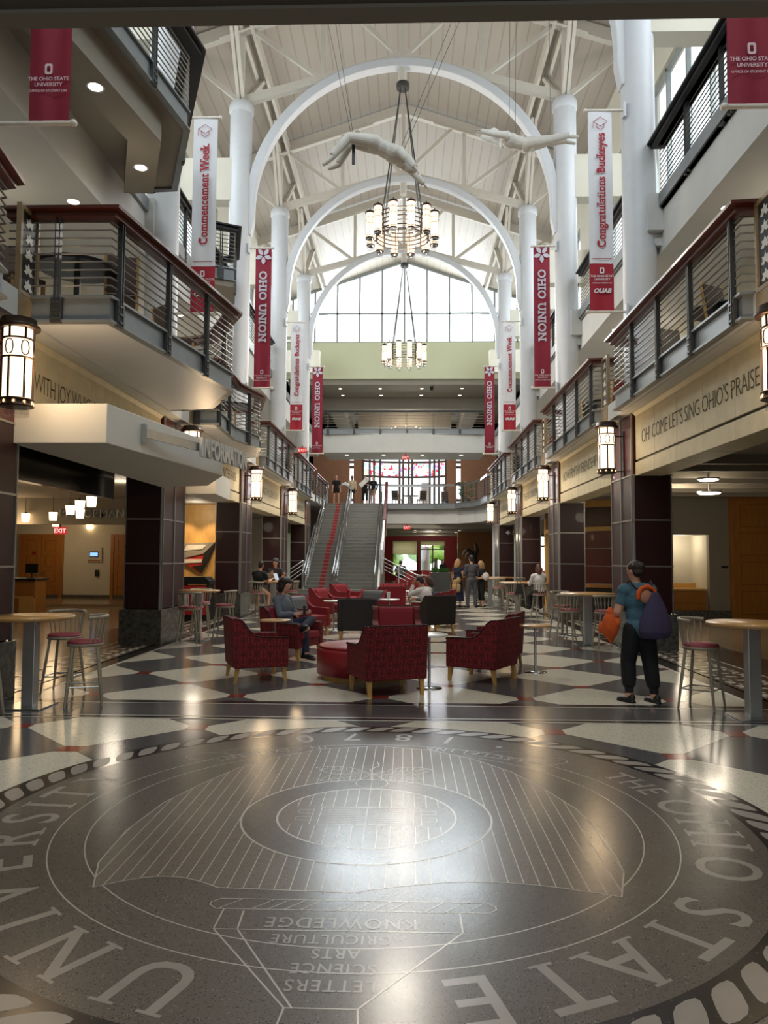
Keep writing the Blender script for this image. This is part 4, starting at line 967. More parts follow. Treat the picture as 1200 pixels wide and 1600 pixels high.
for i, w_ in ((0, 'LEARNING'), (3, 'COMMUNITY'), (6, 'TRADITION'), (9, 'DIVERSITY'), (12, 'SERVICE'), (15, 'INTEGRITY'), (18, 'CITIZENSHIP'), (22, 'FRIENDSHIP'), (25, 'LEADERSHIP')):
    g = glyphs(w_, .17, 0, .05); mb = MB(); put_text(mb, g, (.6, tops[i][0]-.016, tops[i][1]-rise+.025), (1, 0, 0), (0, 0, 1)); mb.build('riser_lettering', step_letter, ST)

NL = lambda y: .3+y/4.0*13*rise if y < 4 else (.3+13*rise if y < 4.62 else .3+13*rise+(y-4.62)/4.3*14*rise)
def stair_rail(name, label, x, offs):
    t = thing(name, label, 'handrail', (-3.0+x, 35, 0))
    for dx in offs:
        MB().tube([(dx, -.55, 1.0), (dx, -.2, 1.15)]+[(dx, y, NL(y)+.92) for y in (.2, 4.0, 4.62, 8.9)]+[(dx, 9.4, Z2+.95)], .03, 8).build('top_rail', chrome, t)
        MB().tube([(dx, -.55, 1.0), (dx, -.55, .3)], .026, 8).build('end_post', chrome, t)
        for h in (.3, .5, .7): MB().tube([(dx, y, NL(y)+h) for y in (.2, 4.0, 4.62, 8.9)], .013, 6).build('lower_rail', chrome, t)
    for y in (.3, 1.6, 2.9, 4.1, 4.6, 5.8, 7.1, 8.4, 9.2):
        for dx in offs: MB().tube([(dx, y, NL(y)-.05), (dx, y, NL(y)+.93)], .022, 8).build('post', chrome, t)
    return t
stair_rail('stair_handrail', 'pale metal handrail on the left side of the stairs', -1.58, (0, -.12)); stair_rail('stair_handrail', 'double metal handrail up the middle of the stairs', -.28, (-.07, .07)); stair_rail('stair_handrail', 'metal handrail on the right side of the stairs', 1.55, (0,))
t = thing('stair_parapet', 'brown capped parapet and bright panel along the right side of the stairs', 'parapet', (-1.22, 35, 0))
MB().ext([(5.2, NL(5.2)-.1), (9.3, Z2-.2), (9.5, Z2+1.25), (9.2, Z2+1.3), (8.9, Z2+1.05), (5.2, NL(5.2)+.95)], (-.04, 0, 0), (0, 1, 0), (0, 0, 1), (.16, 0, 0)).build('upper_panel', mahogany_lit, t, bevel=.02)
MB().ext([(1.6, NL(1.6)-.2), (5.1, NL(5.1)-.1), (5.1, NL(5.1)+.95), (1.6, NL(1.6)+.95)], (-.02, 0, 0), (0, 1, 0), (0, 0, 1), (.1, 0, 0)).build('lower_panel', white_paint, t)
def slope_rail(label, p, q, n, drop=(0, .18, .36, .54), base=None):
    t = thing('ramp_railing', label, 'railing', (p[0], p[1], 0)); P, Q = Vector(p), Vector(q); O = Vector((p[0], p[1], 0))
    for k, d in enumerate(drop): MB().tube([P-O-Vector((0, 0, d)), Q-O-Vector((0, 0, d)), Q-O-Vector((0, 0, d))+Vector((.45*(1 if q[0] > p[0] else -1), 0, 0))], .028 if k < 1 else .02, 8).build('top_rail' if k == 0 else 'lower_rail', chrome, t)
    for k in range(n+1):
        c = P+(Q-P)*k/n-O; MB().bb(c.x-.03, c.x+.03, c.y-.03, c.y+.03, 0, c.z).build('post', alum, t)
slope_rail('white metal railing sloping down right from the stair foot', (-1.28, 38.0, 1.78), (.5, 37.0, .92), 2)
slope_rail('metal railing beside the left foot of the stairs', (-4.75, 35.2, 1.6), (-5.5, 34.2, 1.0), 1)

# ---- far furnishings: exit signs, dark sculpture, plant, small antler light
def exit_sign(loc, label, rz=0):
    t = thing('exit_sign', label, 'exit sign', loc, rz, 'exit signs'); MB().bb(-.2, .2, -.03, .03, -.12, .12).build('case', exit_red, t); mb = MB()
    put_text(mb, glyphs('EXIT', .19, .01, 0), (0, -.034, -.065), (1, 0, 0), (0, 0, 1)); mb.build('lettering', glow('exit_letters%d' % len(MATS), '#f3c9bd', 1.0), t)
    MB().bb(-.02, .02, -.02, .02, .12, .22).build('mount', dark_steel, t)
exit_sign((.0, 44.3, 3.5), 'red EXIT sign over the far ground floor lobby'); exit_sign((-.1, 44.7, 7.62), 'red EXIT sign under the far upper bridge'); exit_sign((-5.05, 36.635, 6.9), 'red EXIT sign on the far left wall beside the maroon banner'); exit_sign((-11.2, 24.5, 2.55), 'red EXIT sign below the PERFORMANCE lettering')
exit_red2 = None
t = thing('dark_sculpture', 'dark carved sculpture with white curved tips on a wooden stand, far right of the lobby', 'sculpture', (4.2, 49, 0))
MB().bb(-.35, .35, -.3, .3, 0, .12).bb(-.28, .28, -.25, .25, .12, 1.25).bb(-.34, .34, -.3, .3, 1.25, 1.33).build('stand', mahogany_lit, t, bevel=.01)
mb = MB(); mb.tube([(.1, 0, 1.33), (.05, 0, 1.7), (-.1, 0, 2.1), (-.3, 0, 2.25)], [.2, .24, .18, .1], 10); mb.tube([(.1, 0, 1.9), (.25, 0, 2.3), (.15, 0, 2.7)], [.16, .14, .08], 8); mb.ball((-.32, 0, 2.28), (.16, .12, .12)); mb.build('figure', dark_steel, t)
mb = MB(); mb.tube([(-.35, -.05, 2.3), (-.6, -.1, 2.2), (-.7, -.1, 1.95)], [.03, .04, .01], 8); mb.tube([(-.2, -.05, 2.2), (-.45, -.1, 2.0), (-.5, -.1, 1.75)], [.03, .04, .01], 8); mb.build('curved_tips', white_paint, t)
tag(MB().bb(3.3, 5.9, 50, 50.3, 0, 3.44).build('timber_screen', maple), 'warm timber wall screen behind the dark sculpture', 'screen')
leafg = mat('plant_leaf', '#3f6b34', .6, var=.3)
t = thing('potted_plant', 'green potted plant behind the curved far railing', 'plant', (3.5, 45.6, Z2)); MB().lathe([(.2, 0), (.28, .45), (.25, .45)]).build('pot', dark_steel, t); mb = MB()
for q in range(60):
    a = random.random()*6.3; r = .1+.35*random.random(); z = .5+.9*random.random(); d = Vector((math.cos(a), math.sin(a), .5)).normalized(); p = Vector((r*math.cos(a)*.6, r*math.sin(a)*.6, z)); u = d.orthogonal()*.05
    mb.add([p, p+d*.15+u, p+d*.32, p+d*.15-u], [(0, 1, 2, 3)], False)
mb.build('foliage', leafg, t); MB().tube([(0, 0, .4), (.02, 0, 1.2)], .03, 6).build('stem', bark, t)
t = thing('branch_chandelier', 'small antler shaped white chandelier behind the far upper bridge', 'chandelier', (-.1, 53, 10.6)); MB().tube([(0, 0, 0), (0, 0, 1.7)], .012, 6).build('stem', dark_steel, t); mb = MB(); gl = MB()
for k in range(8):
    a = 2*PI*k/8; e = Vector((math.cos(a), math.sin(a), 0)); mb.tube([e*.05, e*.6+Vector((0, 0, -.12)), e*1.0+Vector((0, 0, .1))], .02, 6); gl.ball(e*1.0+Vector((0, 0, .14)), .05, 8, 6)
mb.build('arm', white_paint, t); gl.build('bulb', lamp_glow, t)

# ================================================================== ROOMS OFF THE ARCADES
wall('wall_lobby_left_far', -20, -9.0, 30, 30.2, 0, 3.6, cream_paint); wall('wall_art_side', -9.0, -6.0, 27.2, 27.4, 0, 3.6, maple_pale); wall('wall_left_arcade', -9.2, -9.0, 27.2, 62, 0, 3.6, cream_paint); wall('wall_left_arcade_end', -9, -5.8, 37, 37.2, 0, 3.6, cream_paint)
wall('trim_left_header', -5.95, -5.80, YL[0]+PL, YL[1], 2.85, 3.6, dark_glass); wall('trim_performance_fascia', -20, -8.2, 24.4, 24.6, 2.75, 3.6, soffit_paint)
mb = MB(); mb.bb(-20, -9, 29.85, 29.99, 0, .22); struct('baseboard_lobby', mb, granite)
groove_shade = mat('door_groove_shade', '#5e3812', .6)  # dark lines put groove shade into the colour, strengthening the panel relief
def panel_door(loc, w_, h, label, rz=0, n=4, m=None, two=True, group=None):
    t = thing('panel_door', label, 'door', loc, rz, group)
    for k in range(2 if two else 1):
        x0 = (-w_ if two else -w_/2)+w_*k; mb = MB(); mb.bb(x0+.01, x0+w_-.01, -.03, .03, 0, h); ph = (h-.12*(n+1))/n
        for q in range(n):
            z0 = .12+(ph+.12)*q; mb.bb(x0+.14, x0+w_-.14, -.045, -.03, z0, z0+.03); mb.bb(x0+.14, x0+w_-.14, -.045, -.03, z0+ph-.03, z0+ph); mb.bb(x0+.14, x0+.17, -.045, -.03, z0, z0+ph); mb.bb(x0+w_-.17, x0+w_-.14, -.045, -.03, z0, z0+ph)
        lf = mb.build('door_leaf', m or maple, t); gm = MB()
        for q in range(n):
            z0 = .12+(ph+.12)*q
            for z in (z0+.035, z0+ph-.035): gm.bb(x0+.175, x0+w_-.175, -.034, -.03, z-.006, z+.006)
            for x in (x0+.178, x0+w_-.178): gm.bb(x-.006, x+.006, -.034, -.03, z0+.03, z0+ph-.03)
        gm.build('panel_shade_line', groove_shade, lf)
        hx = (x0+w_-.08) if (k == 0) else x0+.08; hm = MB(); hm.tube([(hx, -.03, 1.05), (hx, -.09, 1.05), (hx+(-.1 if k == 0 else .1), -.09, 1.05)], .012, 6); hm.bb(hx-.025, hx+.025, -.05, -.03, .98, 1.12); hm.build('handle', chrome, lf)
    mb = MB(); W2 = w_ if two else w_/2
    for x in (-W2-.06, W2+.06): mb.bb(x-.06, x+.06, -.06, .06, 0, h+.1)
    mb.bb(-W2, W2, -.06, .06, h, h+.1); mb.build('door_frame', m or maple, t); return t
panel_door((-14.4, 29.9, 0), .75, 2.5, 'pair of honey maple doors at the back of the left lobby'); panel_door((-10.75, 29.9, 0), .75, 2.5, 'maple door in the left lobby just beside the big pillar')
t = thing('wall_display', 'small wall screen with a blue picture in the left lobby', 'screen', (-12.3, 29.95, 1.8)); MB().bb(-.3, .3, -.04, 0, -.28, .28).build('back_plate', cream_paint, t); MB().bb(-.17, .17, -.06, -.04, -.1, .12).build('bezel', lattice_black, t); MB().bb(-.15, .15, -.065, -.06, -.06, .08).build('screen', glow('blue_screen', '#7fa8e8', 1.3), t); MB().bb(-.25, .25, -.045, -.04, -.26, -.2).build('name_strip', maple, t)
tag(MB().bb(-12.25, -12.12, 29.9, 30, .95, 1.2).build('wall_phone', lattice_black), 'small black box on the wall below the lobby screen', 'wall box')
tag(MB().bb(-14.95+.2, -14.6, 29.86, 30, 1.75, 1.95).build('fire_alarm', red_wall), 'red fire alarm above the maple doors at the left', 'alarm')
pl = [(143, 784), (125, 790), (110, 797), (125, 803), (83, 807), (40, 809), (31, 813), (87, 817), (140, 821)]
PN = ['topmost and nearest of the cluster', 'second from the top', 'third, left of the second', 'right hand one above the lettering', 'single one left of the cluster', 'right of a pair at the far left', 'far left end of the row', 'low one under the single lamp', 'lowest one beside the EXIT sign']
for (px, py), lab in zip(pl, PN):
    p = at(px, py, Z=2.95); t = thing('pendant_lamp', 'glowing cup pendant lamp in the left lobby, %s' % lab, 'lamp', p, 0, 'lobby pendant lamps'); r = .085+.0018*p.y
    MB().lathe([(r*.8, -r), (r, r)], n=14).build('shade', pendant_glow, t); MB().lathe([(r*.9, r), (.03, r+.03), (.03, r+.06)]).tube([(0, 0, r), (0, 0, 3.6-p.z)], .008, 5).build('stem', bronze, t)
for (x, y, e) in ((-9.5, 19, 15), (-12.5, 24, 22), (-13, 28, 22), (-8.0, 12.5, 10)):
    l = bpy.data.lights.new('lobby_lamp', 'POINT'); l.energy = e; l.color = WARM; l.shadow_soft_size = .3; o = bpy.data.objects.new('lobby_lamp', l); COL.objects.link(o); o.location = (x, y, 2.7)
t = thing('performance_sign', 'metal PERFORMANCE letters on the fascia of the left lobby', 'sign', (-9.9, 24.35, 2.98)); mb = MB(); put_text(mb, glyphs('PERFORMANCE', .36, .02, 0, 'CENTER', 1.05), (0, 0, 0), (1, 0, 0), (0, 0, 1), (0, .04, 0)); mb.build('letters', alum, t)
t = thing('reception_desk', 'wooden desk with black top at the left edge of the lobby', 'desk', (-11.3, 22.3, 0)); MB().bb(-.9, .55, -.3, .4, 0, 1.02).build('body', maple, t, bevel=.01); MB().bb(-.95, .6, -.4, .45, 1.02, 1.08).build('top', lattice_black, t); MB().bb(-.1, .5, -.33, -.3, .5, .56).bb(.1, .55, -.33, -.3, .06, .5).build('front_panel', maple_pale, t)
t = thing('desk_monitor', 'small dark monitor standing on the left lobby desk', 'monitor', (-11.0, 22.3, 1.08)); MB().bb(-.12, .12, -.1, .1, 0, .02).bb(-.02, .02, -.02, .02, .02, .2).build('stand', dark_steel, t); MB().bb(-.18, .18, -.03, .0, .15, .42).build('screen', lattice_black, t)
# polished platform edge in the lobby
struct('trim_lobby_step', MB().bb(-20, -9.05, 26.0, 30, 0, .1), terr_tan)
# art relief on the timber wall
t = thing('relief_artwork', 'angular red grey and white relief hanging on the timber wall between left pillars', 'artwork', (-7.4, 27.195, 1.75)); cols = [mat('art_grey', '#8c867a', .5), mat('art_red', '#a8231f', .5), mat('art_white', '#d9d4c8', .5), lattice_black]
shapes = [([(-.65, -.1), (-.45, .45), (.6, .5), (.2, .1)], 0, .14), ([(.6, .5), (.2, .1), (.1, -.6), (.35, -.15)], 3, .12), ([(-.65, -.1), (.2, .1), (.1, -.6), (-.3, -.35)], 1, .1), ([(-.5, .2), (.15, .25), (.3, .4), (-.4, .4)], 2, .16), ([(-.6, -.1), (.15, -.1), (.12, -.22), (-.5, -.24)], 2, .13), ([(-.2, -.35), (.15, -.3), (.1, -.55)], 3, .125)]
for pl_, c, d in shapes: MB().ext(pl_, (0, 0, 0), (1, 0, 0), (0, 0, 1), (0, -d, 0)).build('facet', cols[c], t)
for x in (-7.9, -6.9):
    l = bpy.data.lights.new('art_spot', 'SPOT'); l.energy = 90; l.color = WARM; l.spot_size = 1.1; l.spot_blend = .6; o = bpy.data.objects.new('art_spot', l); COL.objects.link(o); o.location = (x, 26.0, 3.5); o.rotation_euler = (math.radians(35), 0, 0)
bin_red = mat('bin_red', '#b2262c', .4)
def kiosk(x, y, label):
    t = thing('recycling_bin', label, 'bin', (x, y, 0), 0, 'red recycling bins'); mb = MB(); mb.bb(-.4, .4, -.3, .3, 0, .14); mb.ext([(-.42, .98), (.42, .98), (.42, 1.06), (.3, 1.18), (-.3, 1.18), (-.42, 1.06)], (0, -.32, 0), (1, 0, 0), (0, 0, 1), (0, .64, 0))
    for sx in (-.4, .34): mb.bb(sx, sx+.06, -.3, .3, .14, .98)
    mb.build('housing', lattice_black, t); MB().bb(-.34, .34, -.29, .28, .16, .95).build('body', bin_red, t); mb = MB()
    for k in range(3): mb.bb(-.26+.2*k, -.14+.2*k, -.3, -.29, .35, .8)
    mb.build('slots', white_paint, t)
kiosk(-5.75, 21.0, 'red bin with black domed lid behind the bar table left')
# ---- right side: niche wall with timber doors
mb = MB(); mb.bb(6.95, 7.72, 22.8, 23.0, 0, 3.62); mb.bb(6.95, 7.1, 23.0, 24.4, 0, 3.62); mb.bb(8.85, 13.5, 22.8, 23.0, 0, 3.62); mb.bb(7.72, 8.85, 22.8, 23.0, 2.45, 3.62); struct('wall_right_lobby', mb, taupe_paint)
mb = MB(); mb.bb(7.6, 8.95, 24.3, 24.4, 0, 2.6); mb.bb(7.62, 7.72, 23, 24.3, 0, 2.6); mb.bb(8.85, 8.95, 23, 24.3, 0, 2.6); mb.bb(7.62, 8.95, 23, 24.3, 2.45, 2.55); struct('wall_niche', mb, cream_paint)
t = thing('niche_cabinet', 'honey timber drawer cabinet inside the lit niche on the right', 'cabinet', (8.285, 23.35, 0)); MB().bb(-.55, .55, -.3, .6, .05, .8).build('body', maple, t)
for z in (.1, .45): MB().bb(-.54, .54, -.325, -.3, z, z+.32).build('drawer', maple, t)
MB().bb(-.56, .56, -.34, .65, .8, .86).bb(-.56, .56, .55, .65, .86, 1.0).build('worktop', maple_pale, t)
l = bpy.data.lights.new('niche_lamp', 'POINT'); l.energy = 11; l.color = SOFT; l.shadow_soft_size = .15; o = bpy.data.objects.new('niche_lamp', l); COL.objects.link(o); o.location = (8.3, 23.7, 2.25)
panel_door((10.75, 22.74, 0), 1.2, 3.5, 'tall pair of honey timber panelled doors at the right edge', 0, 4)
tag(MB().bb(9.2, 9.38, 22.76, 22.8, 1.48, 1.54).build('room_plate', lattice_black), 'small dark room plate on the wall left of the tall doors', 'plate')
mb = MB(); mb.bb(6.95, 9.45, 22.7, 22.8, 0, .25); struct('baseboard_right', mb, granite)
mb = MB()
for k in range(7): mb.bb(5.04, 13.5, 14+1.2*k, 14.15+1.2*k, 3.45, 3.62)
struct('trim_right_ceiling_ribs', mb, taupe_paint)
def disc_lamp(loc, r, label, drop=.1):
    t = thing('disc_lamp', label, 'lamp', loc, 0, 'round ceiling lamps on the right'); MB().lathe([(r, 0), (r*.9, -.03), (0, -.03)], n=20).build('diffuser', down_glow, t); MB().lathe([(r+.02, .03), (r+.02, 0), (r, -.005)], n=20).tube([(0, 0, 0), (0, 0, drop)], .02, 6).build('rim', alum, t)
    l = bpy.data.lights.new('disc_light', 'POINT'); l.energy = 24; l.color = SOFT; l.shadow_soft_size = r; o = bpy.data.objects.new('disc_light', l); COL.objects.link(o); o.location = (loc[0], loc[1], loc[2]-.15)
disc_lamp(at(1108, 770, Z=3.3), .26, 'round glowing disc lamp hanging in the right hand lobby', .3); disc_lamp(at(1107, 749, Z=3.38), .2, 'small flat ceiling lamp above the hanging disc lamp', .25)
# curved display wall behind the second right pillar
t = thing('curved_display', 'curved timber framed display wall with dark red panels behind the right bar table', 'display wall', (9.2, 27.5, 0)); R_ = 4.0
def arc(mb, r0_, r1_, z0, z1, a0, a1, n=14): mb.lathe([(r0_, z0), (r1_, z0), (r1_, z1), (r0_, z1), (r0_, z0)], n=n, a0=a0, a1=a1, sm=False)
A0, A1 = math.radians(176), math.radians(236)
mb = MB(); arc(mb, R_, R_+.2, 2.75, 3.15, A0, A1); arc(mb, R_-.02, R_+.25, 3.15, 3.4, A0, A1); mb.build('head_band', frame_dark, t)
mb = MB(); arc(mb, R_-.05, R_+.28, 2.62, 2.75, A0, A1); arc(mb, R_, R_+.3, 3.38, 3.6, A0, A1)
for a in (A0, A1): mb.bar((math.cos(a)*(R_+.1), math.sin(a)*(R_+.1), 0), (math.cos(a)*(R_+.1), math.sin(a)*(R_+.1), 3.5), .3, .3)
mb.build('timber_frame', maple_pale, t)
for k in range(3): mb = MB(); arc(mb, R_, R_+.1, .95+.56*k, 1.49+.56*k, A0, A1); mb.build('red_panel', mahogany_lit, t)
mb = MB(); arc(mb, R_-.1, R_+.3, .82, .92, A0, A1); mb.build('counter', maple, t); mb = MB(); arc(mb, R_, R_+.12, 0, .82, A0, A1); mb.build('base', lattice_black, t)
wall('wall_right_arcade', 8.6, 8.8, 29.5, 62, 0, 3.62, cream_paint)
mb = MB(); mb.bb(5.9, 8.6, 37.5, 37.7, 0, 3.62); struct('wall_right_arcade_end', mb, cream_paint)
f = struct('window_17', MB().bb(6.2, 6.28, 37.4, 37.5, .6, 2.9).bb(6.9, 6.98, 37.4, 37.5, .6, 2.9).bb(6.2, 6.98, 37.4, 37.5, .6, .7).bb(6.2, 6.98, 37.4, 37.5, 2.8, 2.9).bb(6.2, 6.98, 37.4, 37.5, 2.3, 2.38), frame_dark); MB().bb(6.28, 6.9, 37.45, 37.46, .7, 2.8).build('pane', glow('lit_window', '#e9f0ec', 1.6), f)
t = thing('side_cabinet', 'brown timber cabinet by the right wall beyond the woman in white', 'cabinet', (5.9, 31.2, 0)); MB().bb(-.45, .45, -.3, .3, 0, 1.2).build('body', maple, t, bevel=.01); MB().bb(-.48, .48, -.33, .33, 1.2, 1.25).build('top', lattice_black, t); MB().bb(-.4, -.01, -.32, -.3, .15, 1.15).bb(.01, .4, -.32, -.3, .15, 1.15).build('doors', maple, t)

# ---- white sign canopies on the left
def canopy(y, label, p, z0, z1):
    t = thing('sign_canopy', label, 'canopy', (0, y, 0)); 
    MB().prism(p, z0, z1).build('box', canopy_paint, t, bevel=.01); return t
canopy(9.2, 'long white angled sign canopy reading INFORMATION on the left', [(-4.87, 0), (-3.67, 0), (-3.13, 3.7), (-3.86, 5.5), (-4.78, 5.75), (-4.87, 5.75)], 3.09, 3.58); canopy(16.6, 'second small white canopy behind the INFORMATION canopy', [(-4.87, 0), (-4.18, 0), (-4.3, 1.9), (-4.87, 2.6)], 3.09, 3.58)
d = Vector((.54, 3.7, 0)).normalized(); nn = Vector((d.y, -d.x, 0)); org = Vector((-3.67, 9.2, 0))
t = thing('information_sign', 'raised metal INFORMATION letters on a curved rail across the white canopy', 'sign', org+d*.86+nn*.02+Vector((0, 0, 3.35)))
def bowed(q): return nn*(.05+.22*math.sin(min(1, max(0, q/2.9))*PI*.62))
mb = MB(); L = 2.95
for k in range(12): a, b = L*k/12, L*(k+1)/12; mb.bar(d*a+bowed(a), d*b+bowed(b), .03, .12)
mb.build('curved_rail', alum, t); MB().bar(d*.02-nn*.02, d*.02+bowed(0), .05, .26).build('rail_bracket', alum, t); MB().bar(d*L*.98-nn*.02, d*L*.98+bowed(L), .05, .1).build('rail_bracket', alum, t)
g = glyphs('INFORMATION', .39, .03, 0, 'LEFT', 1.02); x0, x1 = extent(g); sc = 1.78/(x1-x0); mb = MB()
put_text(mb, g, (0, 0, -.135), (sc, 0, 0), (0, 0, 1), (0, -.05, 0)); off_ = 1.25
mb.v = [tuple(d*(off_+v[0])+bowed(off_+v[0])+nn*(.04-v[1])+Vector((0, 0, v[2]))) for v in mb.v]; mb.build('letters', mat('sign_letter_metal', '#c9cac8', .35, metal=.5, var=.03), t)

# ---- downlights
def downlight(loc, r=.1):
    if not hasattr(downlight, 'o'):
        t = thing('downlight', '', 'downlight', loc); MB().lathe([(r, -.004), (0, -.004)], n=16).build('lamp', down_glow, t); MB().lathe([(r, -.002), (r+.025, -.008), (r+.03, 0)], n=16).build('trim_ring', white_paint, t); downlight.o = t; return t
    return dup(downlight.o, loc)
DL = [((at(149, 136, Z=8.3), 'round downlight in the dropped beam at top left, upper one'), (at(220, 262, Z=8.3), 'round downlight in the dropped beam at top left, lower one'))]
for p, lab in DL[0]: o = downlight((p.x, p.y, 8.3)); o['label'] = lab; o['group'] = 'downlights'
for x, y, z, lab in ((1.9, 48.5, 12.3, 'level three coffer'), ):
    for i, xx in enumerate((-4.2, -1.7, .9, 3.4)):
        for j, yy in enumerate((47.4, 49.4)): o = downlight((xx, yy, 12.3)); o['label'] = 'small downlight in the high soffit below the pale green wall'; o['group'] = 'downlights below the green wall'
for xx in (-3.6, -1.4, .9, 3.2): o = downlight((xx, 45.4, 7.85)); o['label'] = 'small downlight under the far upper bridge'; o['group'] = 'downlights under the far bridge'
for xx in (.5, 2.0, 3.2):
    for yy in (47, 50.5): o = downlight((xx, yy, 3.45)); o['label'] = 'small downlight in the far ground floor lobby ceiling'; o['group'] = 'lobby downlights'
for y in (11.5, 13.3, 18.5, 20.5, 25.5, 27.5): o = downlight((5.6, y, 7.88)); o['label'] = 'downlight in the ceiling behind the right balcony railing'; o['group'] = 'right balcony downlights'
for y in (12.8, 19.0, 25.8): o = downlight((-5.8, y, 7.85)); o['label'] = 'downlight in the ceiling behind the left balcony railing'; o['group'] = 'left balcony downlights'
for y in (18.5, 26): o = downlight((6.2, y, 3.62)); o['label'] = 'downlight just inside the right arcade'; o['group'] = 'right arcade downlights'
for y in (19.0, 20.8, 26): o = downlight((-6.5, y, 3.6)); o['label'] = 'downlight just inside the left arcade'; o['group'] = 'left arcade downlights'
for (x, y, z, e) in ((6.6, 18.5, 3.3, 22), (-7.2, 19, 3.3, 26), (6.6, 26, 3.3, 18), (-7.2, 26, 3.3, 20), (-7, 12, 7.0, 9), (6.6, 12.5, 7.0, 12), (6.6, 20, 7.0, 10), (-7, 20, 7.0, 9), (0, 54, 10.4, 220), (1.5, 50, 3.1, 60), (1.8, 57, 2.9, 40), (-4.5, 11.9, 7.6, 4), (0, 53, 7.0, 80)):
    l = bpy.data.lights.new('downlight_lamp', 'POINT'); l.energy = e; l.color = SOFT; l.shadow_soft_size = .25; o = bpy.data.objects.new('downlight_lamp', l); COL.objects.link(o); o.location = (x, y, z)
for loc, lab in (((3.0+.62, 35.9, 2.9), 'white dome camera on a dark pillar far right'), ):
    pass
tag(MB().ball((0, 0, 0), .1, 14, 8).lathe([(.11, .05), (.11, .12), (0, .12)]).build('dome_camera', lattice_black, loc=(1.5, 46.9, 12.16)), 'black dome camera in the high soffit below the green wall', 'camera')
tag(MB().ball((0, 0, 0), .1, 14, 8).lathe([(.12, -.02), (.12, .03), (0, .03)]).build('dome_camera', white_paint, loc=(4.75, 36.12, 2.95)), 'white dome camera on the far dark pillar on the right', 'camera')
# ================================================================== FURNITURE
chair_fab = fabric_lattice('armchair_lattice_fabric', '#4e070c', '#8a1a22'); chair_red = mat('armchair_red_weave', '#7c1420', .85, var=.12, scale=30)
chair_dark = mat('armchair_dark_vinyl', '#150c0d', .5, var=.1); chair_grey = mat('armchair_grey_vinyl', '#565c5f', .5, var=.05); piping = mat('armchair_piping', '#1c0506', .7)
leg_wood = mat('beech_leg', '#b98f4f', .45, var=.12, scale=5, stretch=(8, 8, 1)); ott_red = mat('ottoman_red_vinyl', '#8a2228', .4, var=.05); stool_wood = mat('grey_stool_wood', '#8f8674', .45, var=.15, scale=4, stretch=(6, 6, 1))
seat_pad = mat('stool_seat_pad', '#8a3a44', .6, var=.08, scale=20); table_white = mat('table_white_top', '#d9d8d3', .18, var=.02)
def armchair(back_m=None, side_m=None, inner_m=None):
    side_m = side_m or chair_fab; back_m = back_m or side_m; inner_m = inner_m or chair_red
    t = thing('armchair', '', 'armchair'); W = .41
    prof = [(-.40, .20), (-.40, .585), (-.385, .605), (-.02, .615), (.08, .65), (.16, .73), (.22, .82), (.28, .865), (.37, .87), (.385, .85), (.34, .20)]
    for s in (-1, 1): MB().ext(prof, (s*W-(.10 if s > 0 else 0), 0, 0), (0, 1, 0), (0, 0, 1), (.10, 0, 0)).build('side_panel', side_m, t, bevel=.018)
    MB().ext([(.20, .2), (.345, .2), (.392, .865), (.29, .872)], (-W+.09, 0, 0), (0, 1, 0), (0, 0, 1), (2*W-.18, 0, 0)).build('back_panel', back_m, t, bevel=.015)
    MB().ext([(.06, .42), (.22, .42), (.31, .85), (.22, .86), (.17, .78)], (-W+.105, 0, 0), (0, 1, 0), (0, 0, 1), (2*W-.21, 0, 0)).build('back_cushion', inner_m, t, bevel=.03)
    MB().bb(-W+.10, W-.10, -.385, .25, .21, .34).build('seat_base', side_m, t, bevel=.01); MB().bb(-W+.105, W-.105, -.41, .16, .34, .46).build('seat_cushion', chair_red, t, bevel=.035)
    mb = MB()
    for s in (-1, 1): mb.tube([(s*W, y, z) for y, z in prof[1:9]], .008, 5)
    mb.tube([(-W+.02, .385, .872), (W-.02, .385, .872)], .008, 5); mb.build('piping', piping, t)
    for x in (-W+.06, W-.06):
        for y, ty in ((-.35, -.02), (.29, .03)): MB().add([(x+a*.03, y+b*.03, .2) for a, b in ((-1, -1), (1, -1), (1, 1), (-1, 1))]+[(x+a*.02, y+ty+b*.02, 0) for a, b in ((-1, -1), (1, -1), (1, 1), (-1, 1))], [(0, 1, 2, 3), (4, 5, 6, 7), (0, 1, 5, 4), (1, 2, 6, 5), (2, 3, 7, 6), (3, 0, 4, 7)]).build('leg', leg_wood, t)
    return t
AC = {'red': armchair(), 'dark': armchair(chair_dark, chair_dark, chair_red), 'grey': armchair(chair_red, chair_red, chair_grey), 'plain': armchair(chair_red, chair_red, chair_red)}
used = set()
def place(tab, k, x, y, deg, label, group=None, z=0):
    kk = (id(tab), k); o = tab[k] if kk not in used else dup(tab[k], (0, 0, 0)); used.add(kk); o.location = (x, y, z); o.rotation_euler = (0, 0, math.radians(deg)); o['label'] = label
    if group: o['group'] = group
    return o
G = 'lounge armchairs'
